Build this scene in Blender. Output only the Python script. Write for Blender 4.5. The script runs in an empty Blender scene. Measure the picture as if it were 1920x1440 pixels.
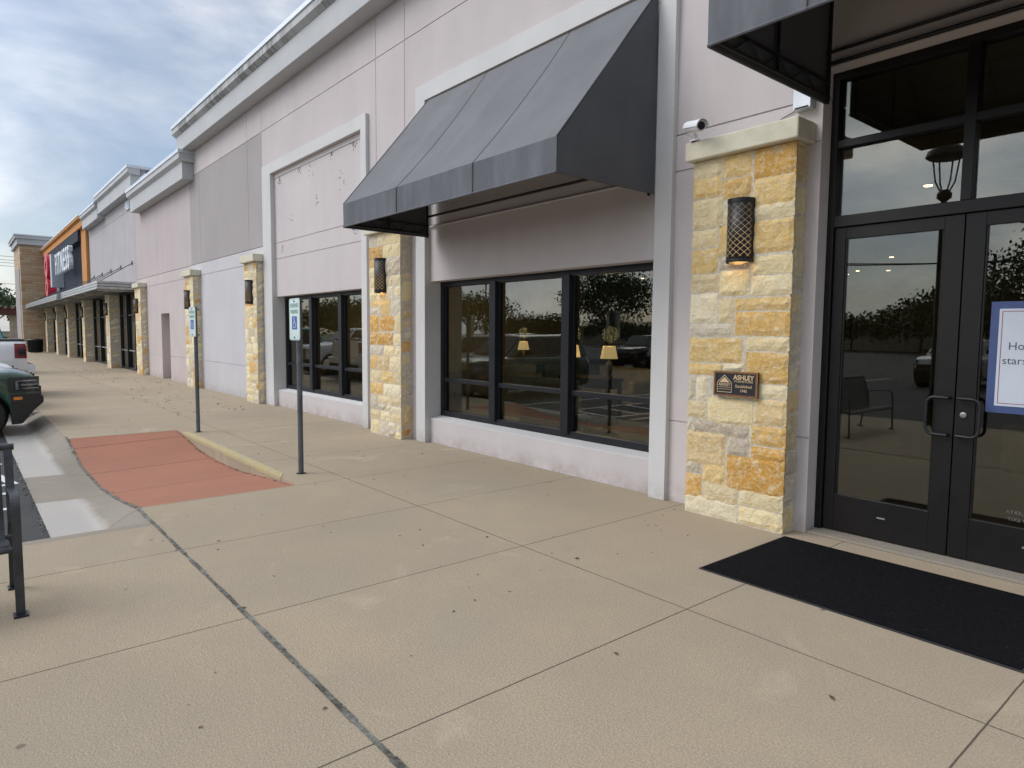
import bpy, bmesh, math, random
import numpy as np
from mathutils import Vector, Matrix, noise as mnoise

random.seed(7)
rnd = random.Random(11)
S = bpy.context.scene
COL = S.collection

# ------------------------------------------------------------------ camera
F, PITCH, YAW, ROLL, H = 1248.0, 0.0765, 0.6953, 0.0081, 1.65
fw = Vector((-math.cos(YAW) * math.cos(PITCH), math.sin(YAW) * math.cos(PITCH), -math.sin(PITCH)))
r0 = fw.cross(Vector((0, 0, 1))).normalized()
u0 = r0.cross(fw)
rr = r0 * math.cos(ROLL) + u0 * math.sin(ROLL)
uu = u0 * math.cos(ROLL) - r0 * math.sin(ROLL)
cam_d = bpy.data.cameras.new('camera')
cam = bpy.data.objects.new('camera', cam_d)
COL.objects.link(cam)
M4 = Matrix(((rr.x, uu.x, -fw.x, 0), (rr.y, uu.y, -fw.y, 0), (rr.z, uu.z, -fw.z, H), (0, 0, 0, 1)))
cam.matrix_world = M4
cam_d.sensor_width = 36
cam_d.lens = F / 1920 * 36
cam_d.clip_start = 0.05
cam_d.clip_end = 2000
S.camera = cam

# ------------------------------------------------------------------ world, sun, exposure
SUN_EL, SUN_AZ = math.radians(42), math.radians(235)      # azimuth measured from +X, counter clockwise
sun_dir = Vector((math.cos(SUN_EL) * math.cos(SUN_AZ), math.cos(SUN_EL) * math.sin(SUN_AZ), math.sin(SUN_EL)))
W = bpy.data.worlds.new('World')
S.world = W
W.use_nodes = True
wt = W.node_tree
wt.nodes.clear()
def N(t, typ, **kw):
    n = t.nodes.new(typ)
    for k, v in kw.items():
        if k == 'i':
            for kk, vv in v.items():
                n.inputs[kk].default_value = vv
        else:
            setattr(n, k, v)
    return n
sky = N(wt, 'ShaderNodeTexSky', sky_type='NISHITA', sun_disc=False, sun_elevation=SUN_EL, sun_rotation=math.radians(90) - SUN_AZ)
bg1 = N(wt, 'ShaderNodeBackground', i={'Strength': 0.085})
wt.links.new(sky.outputs[0], bg1.inputs[0])
tc = N(wt, 'ShaderNodeTexCoord')
mp = N(wt, 'ShaderNodeMapping', i={'Scale': (1.0, 1.0, 2.6), 'Location': (0.35, 0.0, 0.2)})
wt.links.new(tc.outputs['Generated'], mp.inputs[0])
nz = N(wt, 'ShaderNodeTexNoise', i={'Scale': 2.1, 'Detail': 9.0, 'Roughness': 0.52, 'Distortion': 0.25})
wt.links.new(mp.outputs[0], nz.inputs[0])
rp = N(wt, 'ShaderNodeValToRGB')
rp.color_ramp.elements[0].position = 0.40
rp.color_ramp.elements[1].position = 0.62
rp.color_ramp.elements[0].color = (0.25, 0.25, 0.25, 1)
wt.links.new(nz.outputs[0], rp.inputs[0])
nz2 = N(wt, 'ShaderNodeTexNoise', i={'Scale': 3.6, 'Detail': 8.0, 'Roughness': 0.55, 'Distortion': 0.3})
mp2 = N(wt, 'ShaderNodeMapping', i={'Scale': (1.0, 1.0, 2.3), 'Location': (3.1, 1.7, 0.4)})
wt.links.new(tc.outputs['Generated'], mp2.inputs[0])
wt.links.new(mp2.outputs[0], nz2.inputs[0])
cr = N(wt, 'ShaderNodeValToRGB')
cr.color_ramp.elements[0].position = 0.36
cr.color_ramp.elements[0].color = (0.42, 0.48, 0.57, 1)
cr.color_ramp.elements[1].position = 0.62
cr.color_ramp.elements[1].color = (0.96, 0.93, 0.92, 1)
e = cr.color_ramp.elements.new(0.50)
e.color = (0.64, 0.68, 0.75, 1)
wt.links.new(nz2.outputs[0], cr.inputs[0])
# the overcast is brightest round the hidden sun
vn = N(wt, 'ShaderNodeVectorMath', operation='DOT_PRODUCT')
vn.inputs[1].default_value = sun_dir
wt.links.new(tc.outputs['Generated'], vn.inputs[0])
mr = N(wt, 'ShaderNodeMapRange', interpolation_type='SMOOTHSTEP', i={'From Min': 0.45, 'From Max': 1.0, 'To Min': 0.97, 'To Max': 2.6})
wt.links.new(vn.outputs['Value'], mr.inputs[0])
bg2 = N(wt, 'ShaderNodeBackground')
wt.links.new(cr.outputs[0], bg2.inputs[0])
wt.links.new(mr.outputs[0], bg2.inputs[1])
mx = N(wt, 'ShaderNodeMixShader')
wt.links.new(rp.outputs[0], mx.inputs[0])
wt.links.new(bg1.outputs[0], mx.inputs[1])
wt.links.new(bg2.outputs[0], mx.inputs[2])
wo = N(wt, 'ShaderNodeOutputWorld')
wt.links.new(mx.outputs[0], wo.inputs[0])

sl = bpy.data.lights.new('sun', 'SUN')
sl.energy = 1.1
sl.angle = math.radians(35)
sl.color = (1.0, 0.96, 0.9)
so = bpy.data.objects.new('sun', sl)
so.rotation_euler = (-sun_dir).to_track_quat('-Z', 'Y').to_euler()
COL.objects.link(so)
S.view_settings.view_transform = 'Standard'
S.view_settings.look = 'None'
S.view_settings.gamma = 1
S.view_settings.exposure = 0.46
S.render.engine = 'CYCLES'

# ------------------------------------------------------------------ materials
MAT = {}
def mat(name):
    m = bpy.data.materials.new(name)
    m.use_nodes = True
    t = m.node_tree
    b = t.nodes['Principled BSDF']
    MAT[name] = m
    return m, t, b
def coords(t, scale=(1, 1, 1)):
    c = N(t, 'ShaderNodeTexCoord')
    m = N(t, 'ShaderNodeMapping', i={'Scale': scale})
    t.links.new(c.outputs['Object'], m.inputs[0])
    return m.outputs[0]
def mixc(t, fac, a, b, typ='MIX'):
    n = N(t, 'ShaderNodeMix', data_type='RGBA', blend_type=typ)
    for idx, v in ((0, fac), (6, a), (7, b)):
        if hasattr(v, 'is_output'):
            t.links.new(v, n.inputs[idx])
        elif idx == 0:
            n.inputs[0].default_value = v
        else:
            n.inputs[idx].default_value = (v[0], v[1], v[2], 1)
    return n.outputs[2]
def noisef(t, vec, scale, detail=4, rough=0.55, lo=0.35, hi=0.65, dist=0.0):
    n = N(t, 'ShaderNodeTexNoise', i={'Scale': scale, 'Detail': detail, 'Roughness': rough, 'Distortion': dist})
    t.links.new(vec, n.inputs[0])
    m = N(t, 'ShaderNodeMapRange', i={'From Min': lo, 'From Max': hi})
    t.links.new(n.outputs[0], m.inputs[0])
    return m.outputs[0]
def bump(t, b, h, dist=0.003, strength=1.0, prev=None):
    n = N(t, 'ShaderNodeBump', i={'Strength': strength, 'Distance': dist})
    t.links.new(h, n.inputs['Height'])
    if prev is not None:
        t.links.new(prev, n.inputs['Normal'])
    t.links.new(n.outputs[0], b.inputs['Normal'])
    return n.outputs[0]
def math_(t, op, a, b=None):
    n = N(t, 'ShaderNodeMath', operation=op)
    for i, v in enumerate((a, b)):
        if v is None:
            continue
        if hasattr(v, 'is_output'):
            t.links.new(v, n.inputs[i])
        else:
            n.inputs[i].default_value = v
    return n.outputs[0]
def simple(name, col, rough=0.6, metal=0.0, vary=0.12, scale=6.0, bumpd=0.0, bscale=60):
    m, t, b = mat(name)
    v = coords(t)
    f = noisef(t, v, scale, 5)
    d = tuple(c * (1 - vary) for c in col)
    l = tuple(min(1, c * (1 + vary)) for c in col)
    t.links.new(mixc(t, f, d, l), b.inputs['Base Color'])
    b.inputs['Roughness'].default_value = rough
    b.inputs['Metallic'].default_value = metal
    if bumpd:
        bump(t, b, noisef(t, v, bscale, 3, 0.6, 0.2, 0.8), bumpd)
    return m

def stucco(name, col, streak=0.10, dirt=0.10):
    m, t, b = mat(name)
    v = coords(t)
    vs = coords(t, (2.6, 2.6, 0.22))
    big = noisef(t, v, 0.7, 6, 0.6, 0.3, 0.7)
    st = noisef(t, vs, 1.0, 6, 0.65, 0.42, 0.72)
    fine = noisef(t, v, 90, 3, 0.6, 0.25, 0.75)
    c1 = mixc(t, big, tuple(c * 0.93 for c in col), tuple(c * 1.05 for c in col))
    c2 = mixc(t, math_(t, 'MULTIPLY', st, streak), c1, tuple(c * 0.55 for c in col))
    c3 = mixc(t, math_(t, 'MULTIPLY', fine, 0.10), c2, tuple(c * 0.6 for c in col))
    # grime that creeps up from the pavement
    sp = N(t, 'ShaderNodeSeparateXYZ')
    t.links.new(v, sp.inputs[0])
    g = N(t, 'ShaderNodeMapRange', i={'From Min': 0.22, 'From Max': 0.0})
    t.links.new(sp.outputs[2], g.inputs[0])
    gd = noisef(t, v, 5, 6, 0.7, 0.35, 0.75)
    c4 = mixc(t, math_(t, 'MULTIPLY', math_(t, 'MULTIPLY', g.outputs[0], gd), 0.8), c3, (0.26, 0.22, 0.18))
    t.links.new(c4, b.inputs['Base Color'])
    b.inputs['Roughness'].default_value = 0.92
    b.inputs['Specular IOR Level'].default_value = 0.2
    bump(t, b, noisef(t, v, 150, 4, 0.65, 0.2, 0.8), 0.0022, 0.8)
    return m
stucco('stucco', (0.572, 0.528, 0.525))
stucco('stucco_upper', (0.555, 0.507, 0.503), 0.12)
stucco('stucco_patch', (0.375, 0.348, 0.345), 0.05)
stucco('stucco_white', (0.55, 0.538, 0.555), 0.08)
stucco('stucco_pink', (0.55, 0.485, 0.475), 0.16)
stucco('stucco_pink_up', (0.50, 0.44, 0.435), 0.14)
stucco('stucco_far', (0.46, 0.44, 0.45), 0.2)
stucco('trim', (0.605, 0.60, 0.595), 0.05)
stucco('cornice', (0.51, 0.52, 0.53), 0.08)
stucco('orange', (0.56, 0.27, 0.10), 0.15)
stucco('navy', (0.04, 0.05, 0.07), 0.08)
# the stained moulding below the metal cap of the parapet
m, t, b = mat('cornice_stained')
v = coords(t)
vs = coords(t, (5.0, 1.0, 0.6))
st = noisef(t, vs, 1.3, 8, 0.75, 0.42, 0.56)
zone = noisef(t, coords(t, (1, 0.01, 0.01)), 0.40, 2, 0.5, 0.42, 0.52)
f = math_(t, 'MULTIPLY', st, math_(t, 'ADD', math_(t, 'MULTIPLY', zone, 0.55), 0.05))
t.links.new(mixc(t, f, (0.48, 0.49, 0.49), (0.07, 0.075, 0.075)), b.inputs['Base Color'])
b.inputs['Roughness'].default_value = 0.9
simple('metal_cap', (0.62, 0.66, 0.70), 0.35, 0.3, 0.05, 2)
simple('soffit_brown', (0.20, 0.185, 0.17), 0.8)
simple('bronze_frame', (0.012, 0.013, 0.017), 0.45, 0.0, 0.2, 8)
simple('door_frame', (0.0085, 0.0075, 0.0075), 0.42, 0.0, 0.15, 8)
for q_ in ('bronze_frame', 'door_frame'): MAT[q_].node_tree.nodes['Principled BSDF'].inputs['Specular IOR Level'].default_value = 0.3
simple('black_metal', (0.022, 0.023, 0.025), 0.42, 0.5, 0.25, 12, 0.0004, 90)
simple('bench_metal', (0.045, 0.048, 0.053), 0.45, 0.4, 0.25, 14, 0.0004, 120)
simple('grey_pole', (0.10, 0.115, 0.13), 0.5, 0.3, 0.2, 9, 0.0004, 90)
simple('aluminium', (0.42, 0.44, 0.46), 0.32, 0.6, 0.12, 5)
simple('white_plastic', (0.72, 0.74, 0.77), 0.4, 0, 0.04)
simple('dark_lens', (0.012, 0.012, 0.014), 0.12, 0, 0.05)
simple('scar', (0.13, 0.12, 0.12), 0.9)
simple('bronze', (0.38, 0.20, 0.10), 0.35, 0.7, 0.2, 20)
simple('gold_letter', (0.66, 0.50, 0.30), 0.4, 0.4, 0.1)
simple('plaque_black', (0.012, 0.012, 0.018), 0.45, 0.1, 0.1)
simple('sign_face', (0.62, 0.74, 0.72), 0.35, 0.1, 0.06, 14)
simple('sign_green', (0.06, 0.24, 0.16), 0.4)
simple('sign_blue', (0.02, 0.09, 0.36), 0.4)
simple('sign_white', (0.75, 0.78, 0.80), 0.4)
simple('poster_blue', (0.045, 0.075, 0.20), 0.5)
simple('poster_paper', (0.55, 0.60, 0.68), 0.5, 0, 0.02)
simple('poster_red', (0.30, 0.10, 0.14), 0.5)
simple('poster_ink', (0.07, 0.08, 0.12), 0.5)
simple('stone_cap', (0.60, 0.57, 0.45), 0.9, 0, 0.08, 6, 0.002, 70)
simple('mortar', (0.55, 0.50, 0.41), 0.95, 0, 0.2, 25, 0.002, 120)
simple('rubber', (0.018, 0.018, 0.019), 0.85, 0, 0.2)
simple('car_glass', (0.010, 0.012, 0.013), 0.05, 0, 0.1)
simple('car_trim', (0.020, 0.021, 0.022), 0.55, 0, 0.15, 20)
simple('chrome', (0.62, 0.63, 0.65), 0.12, 1.0, 0.05)
simple('rim', (0.30, 0.31, 0.32), 0.3, 0.8, 0.1)
simple('amber', (0.62, 0.22, 0.03), 0.25)
simple('tail_red', (0.16, 0.008, 0.012), 0.12)
simple('lamp_lens', (0.30, 0.32, 0.34), 0.08, 0.5, 0.3)
simple('leaf_brown', (0.12, 0.07, 0.035), 0.8)
simple('lamp_dark', (0.05, 0.055, 0.06), 0.08, 0.3, 0.6, 30)
simple('red_letter', (0.62, 0.03, 0.07), 0.35)
simple('white_letter', (0.72, 0.77, 0.82), 0.35)
simple('letter_side', (0.46, 0.51, 0.56), 0.45, 0.1, 0.08)
simple('bark', (0.075, 0.055, 0.04), 0.9, 0, 0.3, 12, 0.01, 14)
simple('wood_red', (0.09, 0.035, 0.026), 0.7, 0, 0.2)
simple('store_wall', (0.38, 0.34, 0.22), 0.9)
simple('store_floor', (0.20, 0.15, 0.10), 0.5)
simple('store_ceiling', (0.30, 0.29, 0.25), 0.9)
simple('sofa', (0.36, 0.32, 0.27), 0.9)
simple('dark_wood', (0.045, 0.028, 0.018), 0.5)
simple('picture', (0.30, 0.22, 0.12), 0.6, 0, 0.8, 5)
simple('teal', (0.015, 0.20, 0.28), 0.5)
simple('wire', (0.03, 0.03, 0.03), 0.7)
simple('far_wall', (0.42, 0.37, 0.30), 0.9)
simple('asphalt_paint', (0.62, 0.63, 0.64), 0.7, 0, 0.3, 30)
for nm, c in (('paint_green', (0.014, 0.055, 0.034)), ('paint_white', (0.66, 0.67, 0.69)), ('paint_red', (0.22, 0.015, 0.015)),
              ('paint_black', (0.012, 0.013, 0.015)), ('paint_silver', (0.34, 0.35, 0.36)), ('paint_teal', (0.01, 0.19, 0.27))):
    mm = simple(nm, c, 0.32, 0.0, 0.03)
    bb = mm.node_tree.nodes['Principled BSDF']
    bb.inputs['Coat Weight'].default_value = 1.0
    bb.inputs['Coat Roughness'].default_value = 0.04

# awning canvas with faint weave and rain streaks
def canvas(name, col, streak):
    m, t, b = mat(name)
    v = coords(t)
    f = noisef(t, v, 1.6, 6, 0.6)
    vs = coords(t, (5.0, 5.0, 1.3))
    st = noisef(t, vs, 1.0, 6, 0.6, 0.45, 0.75)
    c = mixc(t, f, tuple(x * 0.9 for x in col), tuple(x * 1.1 for x in col))
    c = mixc(t, math_(t, 'MULTIPLY', st, streak), c, (0.24, 0.25, 0.27))
    t.links.new(c, b.inputs['Base Color'])
    b.inputs['Roughness'].default_value = 0.7
    b.inputs['Specular IOR Level'].default_value = 0.35
    bump(t, b, noisef(t, v, 420, 2, 0.6, 0.2, 0.8), 0.0008, 0.6)
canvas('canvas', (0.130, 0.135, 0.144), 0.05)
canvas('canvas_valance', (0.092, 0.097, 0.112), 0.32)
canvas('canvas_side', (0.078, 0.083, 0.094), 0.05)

# stone blocks
m, t, b = mat('stone')
v = coords(t)
at = N(t, 'ShaderNodeAttribute', attribute_name='Col')
f1 = noisef(t, v, 17, 9, 0.78, 0.48, 0.57, 0.9)
f2 = noisef(t, v, 26, 6, 0.7, 0.45, 0.66, 0.5)
c = mixc(t, math_(t, 'MULTIPLY', f1, 0.62), at.outputs['Color'], (0.84, 0.75, 0.54))
sat = mixc(t, 1.0, at.outputs['Color'], (0.97, 0.82, 0.58), 'MULTIPLY')
c = mixc(t, math_(t, 'MULTIPLY', f2, 0.65), c, sat)
f3 = noisef(t, v, 60, 5, 0.7, 0.60, 0.72, 0.3)
c = mixc(t, math_(t, 'MULTIPLY', f3, 0.45), c, (0.22, 0.12, 0.05))
t.links.new(c, b.inputs['Base Color'])
b.inputs['Roughness'].default_value = 0.93
b.inputs['Specular IOR Level'].default_value = 0.25
n1 = bump(t, b, noisef(t, v, 22, 7, 0.7, 0.2, 0.8, 0.4), 0.016, 0.9)
bump(t, b, noisef(t, v, 90, 4, 0.7, 0.2, 0.8), 0.006, 1.0, n1)

# ledge stone of the far tower
m, t, b = mat('ledge_stone')
cc = N(t, 'ShaderNodeTexCoord')
sp = N(t, 'ShaderNodeSeparateXYZ')
t.links.new(cc.outputs['Object'], sp.inputs[0])
cb = N(t, 'ShaderNodeCombineXYZ')
t.links.new(math_(t, 'ADD', sp.outputs[1], math_(t, 'MULTIPLY', sp.outputs[0], 0.7)), cb.inputs[0])
t.links.new(sp.outputs[2], cb.inputs[1])
br = N(t, 'ShaderNodeTexBrick', offset=0.37, squash=1.6, squash_frequency=3, i={'Scale': 1.0, 'Brick Width': 0.75, 'Row Height': 0.19, 'Mortar Size': 0.008,
      'Color1': (0.56, 0.47, 0.33, 1), 'Color2': (0.44, 0.25, 0.11, 1), 'Mortar': (0.12, 0.09, 0.07, 1)})
t.links.new(cb.outputs[0], br.inputs['Vector'])
nf = noisef(t, cc.outputs['Object'], 1.6, 5, 0.7, 0.35, 0.65)
t.links.new(mixc(t, math_(t, 'MULTIPLY', nf, 0.6), br.outputs['Color'], (0.44, 0.38, 0.30)), b.inputs['Base Color'])
b.inputs['Roughness'].default_value = 0.95
bump(t, b, br.outputs['Fac'], 0.02, 0.6)

# sidewalk concrete
def concrete(name, base, lines=None, speck=0.50, stain=0.34, mark=True):
    m, t, b = mat(name)
    v = coords(t)
    big = noisef(t, v, 0.45, 6, 0.6, 0.3, 0.7)
    mid = noisef(t, v, 3.0, 7, 0.65, 0.35, 0.7)
    fine = noisef(t, v, 105, 2, 0.6, 0.36, 0.64)
    fine2 = noisef(t, v, 48, 4, 0.75, 0.56, 0.66)
    c = mixc(t, big, tuple(x * 0.92 for x in base), tuple(x * 1.07 for x in base))
    warm = noisef(t, v, 0.8, 4, 0.6, 0.35, 0.65, 0.5)
    c = mixc(t, warm, mixc(t, 1.0, c, (1.025, 0.99, 0.95), 'MULTIPLY'), mixc(t, 1.0, c, (0.93, 0.945, 0.94), 'MULTIPLY'))
    c = mixc(t, math_(t, 'MULTIPLY', mid, stain), c, tuple(x * y for x, y in zip(base, (0.80, 0.82, 0.86))))
    c = mixc(t, math_(t, 'MULTIPLY', fine, speck), c, tuple(x * 0.45 for x in base))
    c = mixc(t, math_(t, 'MULTIPLY', fine2, 0.30), c, tuple(x * 0.5 for x in base))
    fine3 = noisef(t, v, 85, 3, 0.7, 0.60, 0.68)
    c = mixc(t, math_(t, 'MULTIPLY', fine3, 0.30), c, tuple(min(1, x * 1.5) for x in base))
    if mark:
        # pale and dark blotches left by puddles, and small dark gum spots
        f4 = noisef(t, v, 1.1, 8, 0.62, 0.60, 0.70, 0.8)
        c = mixc(t, math_(t, 'MULTIPLY', f4, 0.30), c, tuple(min(1, x * 1.28) for x in base))
        vo = N(t, 'ShaderNodeTexVoronoi', i={'Scale': 1.9})
        t.links.new(v, vo.inputs[0])
        mr_ = N(t, 'ShaderNodeMapRange', i={'From Min': 0.042, 'From Max': 0.026})
        t.links.new(vo.outputs['Distance'], mr_.inputs[0])
        c = mixc(t, math_(t, 'MULTIPLY', mr_.outputs[0], 0.62), c, (0.09, 0.075, 0.06))
    h = math_(t, 'MULTIPLY', fine, 1.0)
    if lines:
        sp = N(t, 'ShaderNodeSeparateXYZ')
        t.links.new(v, sp.inputs[0])
        fx = math_(t, 'FLOOR', math_(t, 'DIVIDE', math_(t, 'ADD', sp.outputs[0], 0.785), 1.5233))
        fy = math_(t, 'FLOOR', math_(t, 'DIVIDE', math_(t, 'SUBTRACT', sp.outputs[1], 1.232), 2.08))
        cw = N(t, 'ShaderNodeCombineXYZ')
        t.links.new(fx, cw.inputs[0]); t.links.new(fy, cw.inputs[1])
        wn = N(t, 'ShaderNodeTexWhiteNoise', noise_dimensions='2D')
        t.links.new(cw.outputs[0], wn.inputs['Vector'])
        c = mixc(t, math_(t, 'MULTIPLY', wn.outputs['Value'], 0.13), c, tuple(x * y for x, y in zip(base, (0.50, 0.55, 0.62))))
        acc = None
        wob = math_(t, 'MULTIPLY', math_(t, 'SUBTRACT', noisef(t, v, 6, 4, 0.6, 0, 1), 0.5), 0.008)
        for ax, off, per, w in lines:
            x = math_(t, 'ADD', math_(t, 'SUBTRACT', sp.outputs[ax], off), wob)
            if per:
                x = math_(t, 'PINGPONG', x, per / 2.0)
            else:
                x = math_(t, 'ABSOLUTE', x)
            mm_ = N(t, 'ShaderNodeMapRange', interpolation_type='SMOOTHSTEP', i={'From Min': w, 'From Max': w * 0.35})
            t.links.new(x, mm_.inputs[0])
            acc = mm_.outputs[0] if acc is None else math_(t, 'MAXIMUM', acc, mm_.outputs[0])
        c = mixc(t, math_(t, 'MULTIPLY', acc, 0.82), c, (0.045, 0.038, 0.03))
        h = math_(t, 'SUBTRACT', h, math_(t, 'MULTIPLY', acc, 3.0))
    t.links.new(c, b.inputs['Base Color'])
    b.inputs['Roughness'].default_value = 0.88
    b.inputs['Specular IOR Level'].default_value = 0.25
    bump(t, b, h, 0.0015, 0.7)
    return m
PIT = 1.5233
concrete('walk', (0.432, 0.358, 0.262), [(0, -0.785, PIT, 0.0055), (1, 3.312, 0, 0.0055), (1, 3.312 - 2.08 * 2, 0, 0.005)])
concrete('apron', (0.325, 0.292, 0.242), [(0, -8.40, 1.55, 0.006)])
concrete('gutter_pan', (0.36, 0.345, 0.32), [(0, -8.40, 1.55, 0.006)], 0.1, 0.3)
concrete('curb', (0.35, 0.31, 0.255), [(0, -0.785, PIT * 2, 0.004)])
concrete('red_ramp', (0.37, 0.172, 0.115), [(0, -8.43, 1.523, 0.013)], 0.10, 0.2, False)
# grooves scored into the far slab of the ramp
t = MAT['red_ramp'].node_tree
b = t.nodes['Principled BSDF']
cdn = N(t, 'ShaderNodeTexCoord')
sp = N(t, 'ShaderNodeSeparateXYZ')
t.links.new(cdn.outputs['Object'], sp.inputs[0])
pp = math_(t, 'PINGPONG', sp.outputs[0], 0.045)
gr = N(t, 'ShaderNodeMapRange', i={'From Min': 0.010, 'From Max': 0.004})
t.links.new(pp, gr.inputs[0])
mk = N(t, 'ShaderNodeMapRange', i={'From Min': -9.94, 'From Max': -9.96})
t.links.new(sp.outputs[0], mk.inputs[0])
gf = math_(t, 'MULTIPLY', gr.outputs[0], mk.outputs[0])
src = b.inputs['Base Color'].links[0].from_socket
t.links.new(mixc(t, math_(t, 'MULTIPLY', gf, 0.45), src, (0.12, 0.05, 0.04)), b.inputs['Base Color'])
# the gutter pan of the apron is washed pale, with ragged edges
t = MAT['apron'].node_tree
b = t.nodes['Principled BSDF']
v = coords(t)
sp = N(t, 'ShaderNodeSeparateXYZ')
t.links.new(v, sp.inputs[0])
wv = math_(t, 'MULTIPLY', math_(t, 'SUBTRACT', noisef(t, v, 3, 8, 0.72, 0, 1), 0.5), 0.14)
xx = math_(t, 'ADD', sp.outputs[0], wv)
yy = math_(t, 'ADD', sp.outputs[1], wv)
def rng(x, a, c):
    n_ = N(t, 'ShaderNodeMapRange', i={'From Min': a, 'From Max': c})
    t.links.new(x, n_.inputs[0])
    return n_.outputs[0]
ya = rng(yy, 1.01, 0.93)
xa = math_(t, 'MAXIMUM', rng(sp.outputs[0], -9.94, -9.97), math_(t, 'MULTIPLY', rng(sp.outputs[0], -8.43, -8.40), rng(xx, -6.58, -6.68)))
src = b.inputs['Base Color'].links[0].from_socket
t.links.new(mixc(t, math_(t, 'MULTIPLY', math_(t, 'MULTIPLY', ya, xa), 0.52), src, (0.56, 0.545, 0.53)), b.inputs['Base Color'])
m, t, b = mat('asphalt')
v = coords(t)
f = noisef(t, v, 130, 4, 0.75, 0.35, 0.68)
g_ = noisef(t, v, 1.2, 6, 0.6)
c = mixc(t, g_, (0.032, 0.033, 0.036), (0.058, 0.059, 0.062))
c = mixc(t, math_(t, 'MULTIPLY', f, 0.4), c, (0.17, 0.17, 0.175))
t.links.new(c, b.inputs['Base Color'])
b.inputs['Roughness'].default_value = 0.9
bump(t, b, f, 0.006, 0.9)
m, t, b = mat('yellow_curb')
v = coords(t)
f = noisef(t, v, 12, 8, 0.75, 0.40, 0.58)
t.links.new(mixc(t, f, (0.50, 0.40, 0.14), (0.36, 0.32, 0.24)), b.inputs['Base Color'])
b.inputs['Roughness'].default_value = 0.85
m, t, b = mat('joint_fill')
v = coords(t)
f = noisef(t, v, 7, 8, 0.7, 0.40, 0.62)
f2 = noisef(t, v, 40, 4, 0.7, 0.5, 0.7)
c = mixc(t, f, (0.055, 0.05, 0.04), (0.21, 0.215, 0.19))
c = mixc(t, math_(t, 'MULTIPLY', f2, 0.5), c, (0.33, 0.32, 0.29))
t.links.new(c, b.inputs['Base Color'])
b.inputs['Roughness'].default_value = 0.95
bump(t, b, f, 0.01, 0.8)
m, t, b = mat('mat_fabric')
v = coords(t)
f = noisef(t, v, 110, 3, 0.7, 0.38, 0.62)
f2 = noisef(t, v, 30, 6, 0.85, 0.645, 0.68)
c = mixc(t, f, (0.003, 0.003, 0.004), (0.013, 0.0125, 0.016))
c = mixc(t, math_(t, 'MULTIPLY', f2, 0.7), c, (0.20, 0.19, 0.18))
t.links.new(c, b.inputs['Base Color'])
b.inputs['Roughness'].default_value = 1.0
b.inputs['Specular IOR Level'].default_value = 0.1
bump(t, b, f, 0.004, 1.0)
m, t, b = mat('grass')
v = coords(t)
t.links.new(mixc(t, noisef(t, v, 2, 6), (0.05, 0.085, 0.025), (0.10, 0.14, 0.05)), b.inputs['Base Color'])
b.inputs['Roughness'].default_value = 1
def leafmat(name, a, c_):
    m, t, b = mat(name)
    gi = N(t, 'ShaderNodeNewGeometry')
    oi = N(t, 'ShaderNodeTexCoord')
    f = noisef(t, oi.outputs['Object'], 1.4, 4, 0.6)
    wn = N(t, 'ShaderNodeTexWhiteNoise', noise_dimensions='3D')
    t.links.new(gi.outputs['Position'], wn.inputs[0])
    t.links.new(mixc(t, f, a, c_), b.inputs['Base Color'])
    b.inputs['Roughness'].default_value = 0.6
    return m
leafmat('leaf', (0.022, 0.042, 0.016), (0.07, 0.105, 0.032))
leafmat('leaf_dry', (0.10, 0.06, 0.03), (0.05, 0.03, 0.018))

# window glass: clear tinted sheet that mirrors more at grazing angles
def glassmat(name, tint, ior):
    m, t, b = mat(name)
    t.nodes.remove(b)
    out = t.nodes['Material Output']
    tr = N(t, 'ShaderNodeBsdfTransparent', i={'Color': tint})
    gl = N(t, 'ShaderNodeBsdfGlossy', i={'Roughness': 0.0, 'Color': (0.92, 0.96, 0.95, 1)})
    lw = N(t, 'ShaderNodeLayerWeight', i={'Blend': 0.5})
    fr_ = math_(t, 'ADD', math_(t, 'MULTIPLY', math_(t, 'POWER', lw.outputs['Facing'], 5.0), 1 - ior), ior * 0.9)
    # slight waviness of large panes
    v = coords(t)
    nn = N(t, 'ShaderNodeTexNoise', i={'Scale': 1.3, 'Detail': 1.0})
    t.links.new(v, nn.inputs[0])
    bp = N(t, 'ShaderNodeBump', i={'Strength': 0.05, 'Distance': 0.004})
    t.links.new(nn.outputs[0], bp.inputs['Height'])
    t.links.new(bp.outputs[0], gl.inputs['Normal'])
    t.links.new(bp.outputs[0], lw.inputs['Normal']) if False else None
    mxs = N(t, 'ShaderNodeMixShader')
    t.links.new(fr_, mxs.inputs[0])
    t.links.new(tr.outputs[0], mxs.inputs[1])
    t.links.new(gl.outputs[0], mxs.inputs[2])
    t.links.new(mxs.outputs[0], out.inputs['Surface'])
glassmat('glass', (0.70, 0.69, 0.60, 1), 0.095)
def emis(name, col, s):
    m, t, b = mat(name)
    b.inputs['Base Color'].default_value = (*col, 1)
    b.inputs['Emission Color'].default_value = (*col, 1)
    b.inputs['Emission Strength'].default_value = s
emis('lit_shade', (1.0, 0.76, 0.42), 0.5)
emis('lit_lamp', (1.0, 0.78, 0.48), 9.0)
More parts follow.
